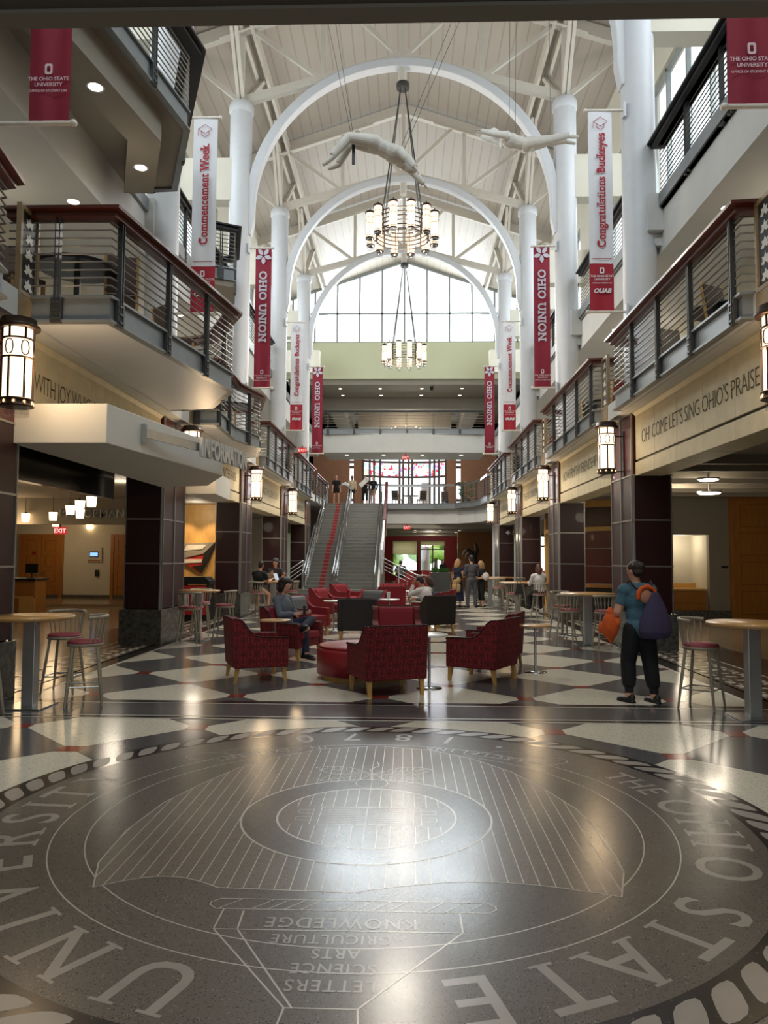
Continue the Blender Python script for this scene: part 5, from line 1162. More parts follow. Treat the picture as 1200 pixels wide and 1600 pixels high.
for k, x, y, d, lab in (
    ('red', -2.16, 10.93, 112, 'red lattice fabric armchair in side view, front left of the lounge group'),
    ('red', -.25, 9.92, 203, 'red lattice fabric armchair nearest the viewer, its back turned, beside the ottoman'),
    ('red', 1.10, 11.03, 240, 'red lattice armchair on the right, the nearer of a facing-left pair'),
    ('red', 1.42, 12.25, 252, 'red lattice armchair on the right, just behind the nearer of the pair'),
    ('red', -.17, 13.25, 3, 'red armchair directly behind the one nearest the viewer, only its upper half showing'),
    ('red', -1.99, 13.27, 66, 'red armchair with the long haired man looking at his phone'),
    ('dark', -1.04, 16.35, 182, 'dark backed armchair turned away in the middle of the lounge'),
    ('dark', .60, 17.95, 214, 'dark red backed armchair holding the man in the white shirt'),
    ('grey', -2.25, 17.0, 62, 'armchair with grey inner back and red arm behind the man on his phone'),
    ('plain', -2.2, 21.4, 66, 'plain red armchair in profile left of the stair foot'),
    ('plain', -2.0, 25.2, 62, 'red armchair close to the stairs, farthest on the left side of the lounge'),
    ('grey', -1.0, 20.3, 330, 'armchair with grey inner back behind the dark backed one'),
    ('plain', -.45, 23.0, 182, 'plain red armchair with its back turned below the right half of the stairs'),
    ('plain', -.48, 25.6, 0, 'red armchair peeking over the one with its back turned by the stairs'),
    ('plain', .95, 21.2, 262, 'red armchair carrying a blue cushion behind the white shirt man'),
    ('plain', .45, 31.5, 185, 'dark red armchair far back below the sloping ramp railing')):
    place(AC, k, x, y, d, lab, G)
t = thing('round_ottoman', 'big round red ottoman with pale wooden plinth in front of the nearest armchair', 'ottoman', (-.64, 11.12, 0)); MB().lathe([(.60, .07), (.645, .08), (.65, .40), (.635, .435), (.60, .445)], n=48).build('side', ott_red, t); MB().lathe([(.605, .44), (.63, .455), (.60, .475), (0, .485)], n=48).build('top_cushion', ott_red, t); MB().cyl((0, 0, 0), .57, 0, .075, 40).build('plinth', leg_wood, t)
def side_table(top_m):
    t = thing('side_table', '', 'side table'); MB().lathe([(.235, .685), (.25, .69), (.25, .705), (.24, .712), (0, .712)], n=32).build('top', top_m, t); MB().cyl((0, 0, 0), .019, .01, .69, 12).build('pole', chrome, t); MB().lathe([(.17, 0), (.17, .008), (.02, .016)], n=28).build('base', chrome, t); return t
SD = {'oak': side_table(oak_top), 'white': side_table(table_white)}
for k, x, y, lab in (('oak', -2.12, 12.42, 'small round oak side table beside the man with the phone'), ('white', .30, 10.25, 'small round pale side table with steel pole, right of the nearest armchair'), ('oak', 1.95, 11.8, 'small oak side table half hidden behind the right hand armchairs'), ('white', -.42, 19.0, 'small white side table with a paper cup, in front of the white shirt man'), ('white', -1.72, 18.2, 'small pale side table between the dark backed and grey armchairs'), ('white', .1, 24.0, 'small side table by the foot of the ramp railing')):
    place(SD, k, x, y, 0, lab, 'lounge side tables')
t = thing('paper_cup', 'white paper cup standing on the small table before the white shirt man', 'cup', (-.45, 19.0, .712)); MB().lathe([(.035, 0), (.045, .15)], n=16).build('cup', white_paint, t); MB().lathe([(.048, .15), (.046, .17), (0, .172)], n=16).build('lid', white_paint, t)
t = thing('blue_cushion', 'dark blue cushion or bag resting on the red armchair behind the white shirt man', 'cushion', (.82, 20.95, .70)); MB().ball((0, 0, 0), (.24, .16, .11)).build('cover', mat('navy_cloth', '#1d2c55', .8, var=.1), t)

# ---- bar tables and spindle back stools
def bar_table():
    t = thing('bar_table', '', 'bar table'); MB().lathe([(.50, .985), (.545, 1.0), (.55, 1.015), (.545, 1.03), (0, 1.032)], n=48).build('top', oak_top, t); MB().bb(-.08, .08, -.08, .08, .015, .99).build('post', alum, t, bevel=.006); MB().bb(-.27, .27, -.27, .27, 0, .016).build('base_plate', chrome, t, bevel=.004); return t
def bar_stool():
    t = thing('bar_stool', '', 'bar stool'); R_ = .205; sh = .70
    MB().lathe([(.19, sh-.03), (R_, sh-.02), (R_, sh), (.2, sh+.006)], n=32).cyl((0, 0, 0), .19, sh-.03, sh, 24).build('seat_frame', stool_wood, t)
    MB().lathe([(.195, sh), (.203, sh+.02), (.18, sh+.042), (0, sh+.05)], n=32).build('seat_pad', seat_pad, t)
    LG = [(sx, sy) for sx in (-1, 1) for sy in (-1, 1)]
    for sx, sy in LG: MB().tube([(sx*.13, sy*.13, sh-.03), (sx*.165, sy*.165, .35), (sx*.20, sy*.20, 0)], [.017, .02, .013], 8).build('leg', stool_wood, t)
    mb = MB(); q = .178
    for a, b in (((-q, -q), (q, -q)), ((-q, q), (q, q)), ((-q, -q), (-q, q)), ((q, -q), (q, q))): mb.tube([(a[0], a[1], .22), (b[0], b[1], .22)], .008, 6)
    mb.build('footrest', chrome, t)
    A = [math.radians(8+164*i/20) for i in range(21)]; pts = [(.235*math.cos(a), .235*math.sin(a), 1.0+.015*math.sin(a)) for a in A]
    vs = []; n = len(pts)
    MB().tube(pts, .021, 8).build('back_rail', stool_wood, t); mb = MB()
    for i in range(9):
        a = math.radians(16+148*i/8); e = Vector((math.cos(a), math.sin(a), 0)); p = [e*.19+Vector((0, 0, sh)), e*.20+Vector((0, 0, sh+.1)), e*.212+Vector((0, 0, sh+.17)), e*.222+Vector((0, 0, sh+.24)), e*.235+Vector((0, 0, 1.0))]
        MB().tube(p, [.008, .009, .017, .009, .008], 7).build('spindle', stool_wood, t)
    return t
BT = {'t': bar_table()}; BS = {'s': bar_stool()}
for x, y, lab in ((3.76, 8.55, 'round oak bar table at the right edge of the picture'), (3.66, 15.75, 'oak bar table behind the two grey stools right of the lounge'), (3.3, 23.1, 'oak bar table of the woman in the white shirt'), (3.6, 29.5, 'small far oak bar table near the white lobby column'),
                  (-4.28, 8.72, 'round oak bar table at the left edge of the picture'), (-4.33, 15.95, 'oak bar table left of the red armchair, in front of a bin'), (-3.95, 22.7, 'oak bar table where two people sit with laptops'), (3.0, 27.9, 'bar table partly hidden behind the standing group of three')):
    o = place(BT, 't', x, y, 0, lab, 'oak bar tables'); o.scale = (.85, .85, 1) if 8 < y < 9 else ((.8, .8, 1) if lab.startswith('oak bar table left') else (1, 1, 1))
def toward(x, y, tx, ty): return math.degrees(math.atan2(ty-y, tx-x))+90
for x, y, tx, ty, lab in (
    (3.42, 9.12, 3.95, 8.7, 'grey spindle stool left of the right hand bar table'), (4.12, 8.18, 3.9, 8.6, 'grey spindle stool at the very right edge, partly cut off'),
    (3.18, 15.2, 3.75, 15.8, 'grey stool left of the second right table, back to the viewer'), (3.80, 14.92, 3.75, 15.75, 'grey stool nearest the walking person, back to the viewer'), (3.3, 16.5, 3.72, 15.8, 'grey stool behind the second right bar table'),
    (3.05, 22.3, 3.3, 23.1, 'grey stool with a dark bag left of the woman in white'), (3.80, 22.15, 3.6, 23.0, 'grey stool the woman in white sits on'), (3.5, 28.9, 3.95, 29.5, 'far grey stool left of the farthest right table'), (4.15, 28.7, 3.95, 29.5, 'far grey stool in front of the farthest right table'), (3.15, 26.9, 3.0, 27.9, 'grey stool right behind the woman with the white bag'), (2.5, 28.3, 3.0, 27.9, 'grey stool hidden behind the grey suited man'),
    (-3.74, 8.92, -4.3, 8.7, 'grey spindle stool in front at the right of the left bar table'), (-4.32, 9.66, -4.28, 8.8, 'grey spindle stool behind the left bar table'), (-4.62, 8.22, -4.3, 8.7, 'grey stool at the very left edge, partly cut off'),
    (-4.3, 15.15, -4.38, 15.9, 'grey stool in front of the second left table, back to the viewer'), (-3.78, 15.95, -4.38, 15.95, 'grey stool right of the second left bar table'), (-4.5, 16.75, -4.38, 15.95, 'grey stool behind the second left bar table'),
    (-4.28, 22.0, -3.95, 22.7, 'grey stool under the person in the black shirt'), (-4.05, 23.5, -3.95, 22.7, 'grey stool under the man in the cap'), (-3.45, 22.9, -3.95, 22.7, 'empty grey stool right of the two people with laptops')):
    place(BS, 's', x, y, toward(x, y, tx, ty), lab, 'grey spindle bar stools')
def laptop(x, y, z, rz, label):
    t = thing('laptop', label, 'laptop', (x, y, z), rz, 'open laptops'); MB().bb(-.16, .16, -.11, .11, 0, .015).build('keyboard_base', alum, t); MB().ext([(.11, .015), (.125, .015), (.2, .225), (.187, .23)], (-.16, 0, 0), (0, 1, 0), (0, 0, 1), (.32, 0, 0)).build('lid', alum, t)
    MB().ext([(.1, .03), (.106, .03), (.18, .22), (.175, .22)], (-.15, 0, 0), (0, 1, 0), (0, 0, 1), (.3, 0, 0)).build('screen', glow('laptop_screen%d' % len(MATS), '#e8ecf2', .5), t)
laptop(-4.12, 22.75, 1.032, math.radians(200), 'open laptop in front of the person in the black shirt'); laptop(-3.72, 22.65, 1.032, math.radians(80), 'open laptop on the right side of the shared bar table')
t = thing('shoulder_bag', 'dark bag hanging on the stool left of the woman in white', 'bag', (3.2, 22.05, .72)); MB().add([(-.12, -.06, 0), (.12, -.06, 0), (.12, .06, 0), (-.12, .06, 0), (-.06, -.03, .3), (.06, -.03, .3), (.06, .03, .3), (-.06, .03, .3)], [(0, 1, 2, 3), (4, 5, 6, 7), (0, 1, 5, 4), (1, 2, 6, 5), (2, 3, 7, 6), (3, 0, 4, 7)]).build('pouch', lattice_black, t, bevel=.02); MB().tube([(-.06, 0, .29), (-.04, 0, .38), (.04, 0, .38), (.06, 0, .29)], .008, 6).build('strap', lattice_black, t)

# ---- furniture glimpsed behind the balcony railings
brown_up = mat('brown_upholstery', '#57453a', .8, var=.1); red_up = mat('red_upholstery', '#8e1f28', .8, var=.1); black_up = mat('black_top', '#141313', .35)
def dining(m):
    t = thing('dining_chair', '', 'chair'); MB().bb(-.23, .23, -.23, .2, .44, .5).build('seat', m, t, bevel=.015); MB().ext([(.19, .5), (.25, .5), (.32, 1.0), (.27, 1.0)], (-.22, 0, 0), (0, 1, 0), (0, 0, 1), (.44, 0, 0)).build('backrest', m, t, bevel=.012)
    for x in (-.21, .21):
        MB().bar((x, -.2, 0), (x, -.19, .46), .04, .04).build('leg', leg_wood, t); MB().bar((x, .26, 0), (x, .21, .5), .04, .04).build('leg', leg_wood, t); MB().bar((x, .22, .48), (x, .31, 1.02), .035, .05).build('back_post', leg_wood, t)
    return t
def cafe():
    t = thing('cafe_table', '', 'table'); MB().lathe([(.5, .70), (.53, .72), (.53, .74), (0, .75)], n=32).build('top', black_up, t); MB().cyl((0, 0, 0), .04, .02, .71, 12).build('pole', dark_steel, t); MB().lathe([(.28, 0), (.28, .015), (.05, .03)], n=24).build('base', dark_steel, t); return t
DC = {'brown': dining(brown_up), 'redc': dining(red_up), 'dark': dining(black_up)}; CT = {'c': cafe()}
for k, x, y, d, lab in (('brown', -5.1, 9.75, 60, 'brown upholstered chair with pale posts behind the near left balcony rail'), ('brown', -4.05, 10.55, 200, 'brown upholstered chair low behind the bend of the left balcony rail'), ('brown', -3.9, 12.6, 140, 'brown chair toward the far end of the angled left balcony'), ('brown', -4.4, 18.3, 90, 'brown chair on the zigzag left balcony'),
    ('redc', 5.0, 10.3, 200, 'red seated chair behind the near right balcony rail, closest'), ('dark', 4.75, 11.3, 30, 'black chair behind the right balcony rail next to a red one'), ('redc', 5.0, 12.6, 190, 'red chair behind the right balcony rail, second along'), ('dark', 4.8, 13.5, 20, 'black chair near the far end of the first right balcony'), ('redc', 4.9, 18.0, 190, 'red chair behind the second right balcony rail'), ('dark', 4.9, 20.0, 20, 'black chair behind the second right balcony rail'), ('redc', 4.9, 26.0, 190, 'red chair behind the third right balcony rail'), ('brown', 2.35, 47.6, 180, 'low brown chair on the far upper floor holding a seated person'), ('dark', -.6, 47.0, 150, 'dark low chair on the far upper floor beside the stair head'), ('dark', .9, 47.2, 200, 'dark low chair on the far upper floor before the windows')):
    place(DC, k, x, y, d, lab, 'chairs on the upper floor', Z2)
for x, y, lab in ((-4.45, 10.0, 'black round table behind the near left balcony rail'), (4.95, 11.9, 'black cafe table behind the first right balcony rail'), (4.95, 19.0, 'black cafe table behind the second right balcony rail'), (-4.5, 19.3, 'black table on the zigzag left balcony'), (.2, 47.3, 'low dark table on the far upper floor')): place(CT, 'c', x, y, 0, lab, 'tables on the upper floor', Z2)
# far ground floor furniture
for k, x, y, d, lab in (('redc', .2, 41.5, 10, 'red chair far back in front of the street windows'), ('redc', 1.0, 42.5, 190, 'red chair far back beside the dark kiosk'), ('dark', 2.6, 41.0, 100, 'dark chair far back left of the standing group')):
    o = dup(DC[k], (x, y, 0), math.radians(d), lab, 'chairs in the far lobby')
t = thing('lobby_bench', 'long low red banquette in the far lobby before the street windows', 'bench', (.9, 47, 0)); MB().bb(-1.6, 1.6, -.3, .3, .12, .48).build('seat', red_up, t, bevel=.03); MB().bb(-1.6, 1.6, .25, .4, .12, 1.0).build('backrest', red_up, t, bevel=.03); MB().bb(-1.5, 1.5, -.25, .3, 0, .12).build('plinth', lattice_black, t)
t = thing('lobby_planter', 'dark planter table with small grey green plants in the far lobby', 'planter', (1.75, 40.2, 0)); MB().bb(-.5, .5, -.25, .25, 0, 1.0).build('cabinet', dark_steel, t, bevel=.01); mb = MB()
for q in range(70):
    p = Vector((random.uniform(-.45, .45), random.uniform(-.2, .2), 1.0)); d = Vector((random.uniform(-.5, .5), random.uniform(-.5, .5), 1)).normalized(); u = d.orthogonal()*.03; mb.add([p, p+d*.12+u, p+d*.28, p+d*.12-u], [(0, 1, 2, 3)], False)
mb.build('foliage', leafg, t)

# ================================================================== PEOPLE
skin = mat('skin_fair', '#c9967c', .55, var=.05, scale=12); skin2 = mat('skin_tan', '#a8765c', .55, var=.05, scale=12); skin3 = mat('skin_deep', '#6e4a38', .55, var=.05, scale=12)
hair_brown = mat('hair_dark_brown', '#23160f', .6, var=.3, scale=30, bump=.6); hair_blond = mat('hair_blond', '#a98758', .6, var=.3, scale=30, bump=.6); hair_black = mat('hair_black', '#100d0c', .55, var=.3, scale=30, bump=.6); hair_mid = mat('hair_auburn', '#4a2a1e', .6, var=.3, scale=30, bump=.6)
C_ = lambda n, h, **k: mat(n, h, .85, var=.1, scale=14, bump=.25, **k)
teal = C_('teal_shirt', '#3f6272'); black_c = C_('black_cloth', '#0f1013'); navy = C_('navy_cloth_dress', '#141b33'); grey_suit = C_('grey_suit', '#4a4a50'); white_c = C_('white_shirt_cloth', '#cfccc8'); chambray = C_('chambray_shirt', '#5c626b'); denim = C_('dark_denim', '#23283a'); beige_c = C_('beige_sweater', '#b5a68a'); tan_c = C_('tan_jacket', '#a1875a'); khaki = C_('khaki_shorts', '#9c8a72'); grey_j = C_('grey_jacket', '#44484a'); shoe_d = mat('shoe_dark', '#141414', .5); shoe_l = mat('shoe_light', '#c9c2b4', .6); purple = C_('purple_bag', '#3b3350'); orange_c = C_('orange_cloth', '#c8541c'); plaster = mat('sculpture_plaster', '#d8d5cd', .6, var=.1, scale=5, bump=.3)
def V(*a): return Vector(a).normalized()
def frame_from(z, fwd):
    z = z.normalized(); x = fwd.cross(z)*-1; x = z.cross(fwd)*-1; x = fwd.cross(z).normalized(); y = z.cross(x); return Matrix((x, y, z)).transposed()
FAT = 0
def skeleton(pz):
    """front is +y. pz: hip, spine, fwd, head, arms and legs as direction vectors"""
    J = {}; hip = Vector(pz.get('hip', (0, 0, .95))); sp = V(*pz.get('spine', (0, .02, 1))); fw = V(*pz.get('fwd', (0, 1, 0)))
    R3 = frame_from(sp, fw); J['R'] = R3; rt = R3.col[0]; J['hip'] = hip; J['neck'] = hip+sp*.50; hd = V(*pz.get('head', tuple(sp))); J['hd'] = hd; J['head'] = J['neck']+hd*.21
    hf = V(*pz.get('face', tuple(R3.col[1]))); J['RH'] = frame_from(hd, hf)
    for s, k in ((-1, 'l'), (1, 'r')):
        J['sh'+k] = hip+sp*.455+rt*s*.175; a = pz.get('arm_'+k, ((s*.12, .02, -1), (s*.03, .2, -1)))
        J['el'+k] = J['sh'+k]+V(*a[0])*.29; J['wr'+k] = J['el'+k]+V(*a[1])*.25; J['hn'+k] = V(*(a[2] if len(a) > 2 else a[1]))
        J['hp'+k] = hip+rt*s*.09-sp*.02; g = pz.get('leg_'+k, ((s*.05, .03, -1), (s*.01, -.05, -1), (s*.1, 1, -.1)))
        J['kn'+k] = J['hp'+k]+V(*g[0])*.44; J['an'+k] = J['kn'+k]+V(*g[1])*.42; J['ft'+k] = V(*g[2])
    return J
def seg_torso(mb, J, f):
    f += FAT
    R = J['R']; sp = R.col[2]; h = J['hip']
    mb.ball(h, (.165+f, .115+f, .13+f), 16, 10, R); mb.ball(h+sp*.17, (.143+f, .105+f, .17+f), 16, 10, R); mb.ball(h+sp*.34, (.17+f, .12+f, .17+f), 16, 10, R); mb.tube([J['shl']-R.col[0]*-.0, h+sp*.47, J['shr']], [.062+f, .075+f, .062+f], 12); mb.ball(J['shl'], .065+f, 12, 8); mb.ball(J['shr'], .065+f, 12, 8)
def seg_arm(mb, J, k, f, part):
    f += FAT*.8
    if part == 'u': mb.tube([J['sh'+k], (J['sh'+k]+J['el'+k])/2, J['el'+k]], [.056+f, .05+f, .042+f], 12); mb.ball(J['el'+k], .042+f, 10, 7)
    else: mb.tube([J['el'+k], J['el'+k]*.65+J['wr'+k]*.35, J['wr'+k]], [.041+f, .041+f, .028+f], 12)
def seg_leg(mb, J, k, f, part, cut=1.0):
    f += FAT
    if part == 't': e = J['hp'+k]*(1-cut)+J['kn'+k]*cut; mb.tube([J['hp'+k], J['hp'+k]*.5+e*.5, e], [.088+f, .078+f, .058+f+(.02*(1-cut))], 14); mb.ball(J['hp'+k], .09+f, 12, 8); (cut == 1 and mb.ball(J['kn'+k], .057+f, 12, 8))
    else: mb.tube([J['kn'+k], J['kn'+k]*.65+J['an'+k]*.35, J['an'+k]], [.055+f, .056+f, .038+f], 12)
def hand(mb, J, k, grip=0.35):
    w_, d = J['wr'+k], J['hn'+k]; s = -1 if k == 'l' else 1; side = d.cross(J['R'].col[1]); side = side.normalized() if side.length > .2 else d.cross(J['R'].col[2]).normalized(); nrm = side.cross(d)
    Rm = Matrix((side, nrm, d)).transposed(); mb.ball(w_+d*.05, (.038, .017, .052), 10, 7, Rm); mb.tube([w_-d*.02, w_+d*.02], .025, 8)
    for i, L in enumerate((.066, .075, .07, .055)):
        b = w_+d*.092+side*(.028-.0185*i); m = b+d*L*.5+nrm*L*grip*.3; mb.tube([w_+d*.06+side*(.024-.016*i), b, m, m+d*L*.45+nrm*L*grip], [.0105, .0095, .0085, .007], 6)
    b = w_+d*.03+side*.032; mb.tube([w_+d*.02+side*.015, b+side*.014+d*.01, b+side*.03+d*.035+nrm*.01, b+side*.028+d*.062+nrm*.018], [.013, .012, .0095, .0075], 6)
def skull(mb, J):
    R = J['RH']; c = J['head']; f, u, r = R.col[1], R.col[2], R.col[0]
    mb.tube([J['neck']-J['hd']*.04, J['neck']+J['hd']*.05, c-u*.05], [.062, .053, .052], 12); mb.ball(c+u*.015, (.075, .095, .105), 18, 12, R); mb.ball(c-u*.055+f*.022, (.056, .066, .062), 14, 9, R); mb.ball(c-u*.098+f*.055, (.026, .024, .02), 10, 7, R)
    mb.tube([c+f*.088+u*.015, c+f*.108-u*.02, c+f*.092-u*.028], [.010, .014, .010], 8); mb.ball(c+f*.076-u*.062, (.026, .012, .008), 10, 6, R); mb.ball(c+f*.084+u*.032, (.05, .012, .009), 10, 6, R)
    for s in (-1, 1): mb.ball(c+r*s*.077-u*.01-f*.005, (.011, .02, .032), 8, 6, R)
def remesh(mb, name, m, parent, vox, sm=4):
    me = evaluated(mb.mesh(name, m), [('REMESH', dict(mode='VOXEL', voxel_size=vox)), ('SMOOTH', dict(factor=.5, iterations=sm))])
    me.materials.clear(); me.materials.append(m); me.polygons.foreach_set('use_smooth', [True]*len(me.polygons)); return link(me, name, parent)
def person(label, loc, deg, h, pz, sk, hair, top, bottom, shoes, sleeve='short', legs='long', hairstyle='short', vox=.013, group=None, dress=None, name='person', cat='person', body_only=False):
    t = thing(name, label, cat, loc, math.radians(deg), group); s = h/1.80; t.scale = (s, s, s); J = skeleton(pz); B = MB()
    seg_torso(B, J, 0); skull(B, J)
    for k in 'lr':
        seg_arm(B, J, k, 0, 'u'); seg_arm(B, J, k, 0, 'f'); hand(B, J, k, pz.get('grip', .35)); seg_leg(B, J, k, 0, 't'); seg_leg(B, J, k, 0, 's')
        a = J['an'+k]; f = J['ft'+k]; B.tube([a, a-Vector((0, 0, .03))*(1 if f.z > -.6 else 0)-f*.02, a+f*.1-Vector((0, 0, .045 if f.z > -.6 else 0)), a+f*.19-Vector((0, 0, .055 if f.z > -.6 else 0))], [.038, .043, .04, .028], 10)
    remesh(B, 'body', sk, t, min(vox, .0105), 2)
    R = J['RH']; c = J['head']; f, u, r = R.col[1], R.col[2], R.col[0]
    if hair:
        Hm = MB(); Hm.ball(c+u*.035-f*.018, (.084, .098, .095), 16, 10, R); Hm.ball(c-f*.045-u*.02, (.074, .062, .075), 14, 8, R)
        if hairstyle == 'long':
            Hm.tube([c-f*.05+u*.02, c-f*.075-u*.1, c-f*.08-u*.22], [.085, .085, .06], 12)
            for q in (-1, 1): Hm.tube([c+r*q*.06+u*.04, c+r*q*.078-u*.06, c+r*q*.07-u*.17-f*.02], [.035, .03, .024], 8)
        if hairstyle == 'curly':
            Hm.ball(c+u*.03-f*.035, (.11, .105, .12), 16, 10, R); Hm.ball(c-u*.075-f*.045, (.1, .075, .085), 14, 8, R)
            for q in range(70):
                a = random.random()*6.28; b = random.uniform(-.9, 1.3); d = (r*math.cos(a)+f*math.sin(a))*math.cos(b)+u*math.sin(b)
                if d.dot(f) > .55 and d.dot(u) < .5: continue
                Hm.ball(c+d*.1+u*.02-f*.015, random.uniform(.03, .046), 8, 6)
        if hairstyle == 'bun':
            Hm.ball(c-f*.11+u*.04, .055, 10, 7); Hm.ball(c-f*.085-u*.02, .06, 10, 7)
            for q in range(26): a = random.random()*6.28; d = (r*math.cos(a)+u*math.sin(a)-f*.7).normalized(); Hm.ball(c+d*.1+u*.02, random.uniform(.018, .034), 8, 6)
        remesh(Hm, 'hair', hair, t, .011, 2)
    if body_only: return t, J
    if top:
        T = MB(); seg_torso(T, J, .016)
        for k in 'lr':
            if sleeve == 'none': continue
            if sleeve == 'short': T.tube([J['sh'+k], J['sh'+k]*.35+J['el'+k]*.65], [.076, .07], 12)
            else: seg_arm(T, J, k, .014, 'u'); seg_arm(T, J, k, .014, 'f')
        remesh(T, 'jacket' if top in (grey_suit, grey_j) else 'shirt', top, t, vox, 3)
    if bottom and not dress:
        T = MB(); T.ball(J['hip']-J['R'].col[2]*.02, (.178, .128, .13), 14, 9, J['R'])
        for k in 'lr':
            seg_leg(T, J, k, .016, 't', 1.0 if legs == 'long' else (.55 if legs == 'shorts' else 1.0))
            if legs == 'long': T.tube([J['kn'+k], (J['kn'+k]+J['an'+k])/2, J['an'+k]*.96+J['kn'+k]*.04], [.074, .07, .062], 12)
            if legs == 'baggy': T.tube([J['hp'+k], J['hp'+k]*.4+J['kn'+k]*.6, J['kn'+k], J['kn'+k]*.5+J['an'+k]*.5, J['kn'+k]*.3+J['an'+k]*.7], [.118, .112, .098, .092, .078], 14); T.ball(J['kn'+k]*.36+J['an'+k]*.64, (.088, .088, .045), 12, 7); T.tube([J['kn'+k]*.3+J['an'+k]*.7, J['an'+k]*.93+J['kn'+k]*.07], [.06, .054], 12)
            if legs == 'cropped': T.tube([J['kn'+k], J['an'+k]*.55+J['kn'+k]*.45], [.072, .074], 12)
        remesh(T, 'shorts' if legs == 'shorts' else 'trousers', bottom, t, vox, 3)
    if dress:
        h0 = J['hip']; T = MB(); seg_torso(T, J, .014); T.lathe([(.15, .1), (.185, -.03), (.22, -.4), (.25, dress), (.2, dress+.01), (.1, .05)], h0, 22); remesh(T, 'dress', bottom, t, vox, 3)
    for k in 'lr':
        a = J['an'+k]; g = J['ft'+k]; up = (J['kn'+k]-a).normalized(); up = (up-g*up.dot(g)).normalized(); sd = g.cross(up); b = a-up*.03; S_ = MB(); Rm = Matrix((sd, g, up)).transposed()
        S_.ball(b+g*.06-up*.015, (.05, .145, .045), 14, 8, Rm); S_.ball(b-g*.03+up*.01, (.045, .06, .06), 12, 8, Rm)
        for q in range(1): S_.add([b+sd*x+g*y-up*.062 for x, y in ((-.038, -.085), (.038, -.085), (.045, .12), (.02, .2), (-.02, .2), (-.045, .12))]+[b+sd*x+g*y-up*.03 for x, y in ((-.038, -.085), (.038, -.085), (.045, .12), (.02, .2), (-.02, .2), (-.045, .12))], [(5, 4, 3, 2, 1, 0), (6, 7, 8, 9, 10, 11)]+[(i, (i+1) % 6, 6+(i+1) % 6, 6+i) for i in range(6)], False)
        remesh(S_, 'shoe', shoes, t, .009, 2)
    return t, J
SIT = dict(hip=(0, 0, .56), leg_l=((-.12, 1, -.05), (0, .05, -1), (-.1, 1, -.05)), leg_r=((.12, 1, -.05), (0, .05, -1), (.1, 1, -.05)))
# the walker, seen from behind, carrying an orange bag and a purple drawstring backpack
FAT = .012; wk, J = person('walking person in teal shirt and black trousers with a purple backpack', (2.80, 9.42, 0), 12, 1.71, dict(hip=(0, 0, .945), spine=(0, .05, 1), head=(-.12, .12, 1), face=(-.45, .9, -.1), arm_l=((-.35, .05, -1), (-.1, .75, -.55)), arm_r=((.42, -.05, -1), (.0, .85, -.6)), leg_l=((-.06, .16, -1), (-.06, -.16, -1), (-.35, 1, -.05)), leg_r=((.10, -.06, -1), (.06, -.14, -1), (-.2, 1, -.05))), skin, hair_brown, teal, black_c, shoe_d, 'short', 'baggy', 'bun', .011)
FAT = 0
def local(t, p): return t.matrix_basis @ Vector(p)
bp = thing('drawstring_backpack', 'dark purple drawstring backpack with an orange cap tied on, worn by the walking person', 'backpack', wk.location, wk.rotation_euler.z); mb = MB(); sp = J['R'].col[2]
cB = Vector((.12, -.17, 1.06)); mb.lathe([(.03, .26), (.07, .2), (.14, .05), (.19, -.1), (.2, -.2), (.16, -.27), (.0, -.29)], (0, 0, 0), 18); mb.v = [tuple(cB+Vector((x*1.05, y*.55, z*1.05))) for x, y, z in mb.v]
remesh(mb, 'sack', purple, bp, .012, 3); MB().tube([cB+Vector((-.03, 0, .27)), Vector((-.1, -.13, 1.36)), Vector((-.13, -.03, 1.45)), Vector((-.14, .11, 1.36)), Vector((-.16, .02, 1.1)), cB+Vector((-.17, .05, -.2))], .012, 6).tube([cB+Vector((.03, 0, .27)), Vector((.13, -.12, 1.36)), Vector((.15, -.03, 1.45)), Vector((.16, .11, 1.34)), Vector((.2, .03, 1.1)), cB+Vector((.19, .04, -.2))], .012, 6).build('strap', black_c, bp)
mb = MB(); mb.tube([Vector((.02+.115*math.cos(a*PI/10), -.165, 1.27+.115*math.sin(a*PI/10))) for a in range(-1, 12)], .028, 8); remesh(mb, 'cap_rim', orange_c, bp, .012, 2); mb = MB(); mb.ball((.02, -.15, 1.27), (.09, .035, .09), 12, 8); mb.build('cap_crown', skin2, bp)
ob = thing('orange_bag', 'crumpled orange cloth bag hanging from the walking person\'s left arm', 'bag', wk.location, wk.rotation_euler.z); mb = MB(); hl = Vector((-.34, .08, 1.0))
mb.ball(hl+Vector((.01, 0, -.1)), (.105, .085, .17), 14, 9)
for q in range(14): mb.ball(hl+Vector((random.uniform(-.09, .1), random.uniform(-.06, .06), random.uniform(-.25, .02))), (random.uniform(.02, .05), .04, random.uniform(.04, .09)), 8, 6)
mb.tube([hl+Vector((0, 0, .05)), hl+Vector((.03, .02, .12))], [.05, .03], 8); remesh(mb, 'sack', orange_c, ob, .012, 3)
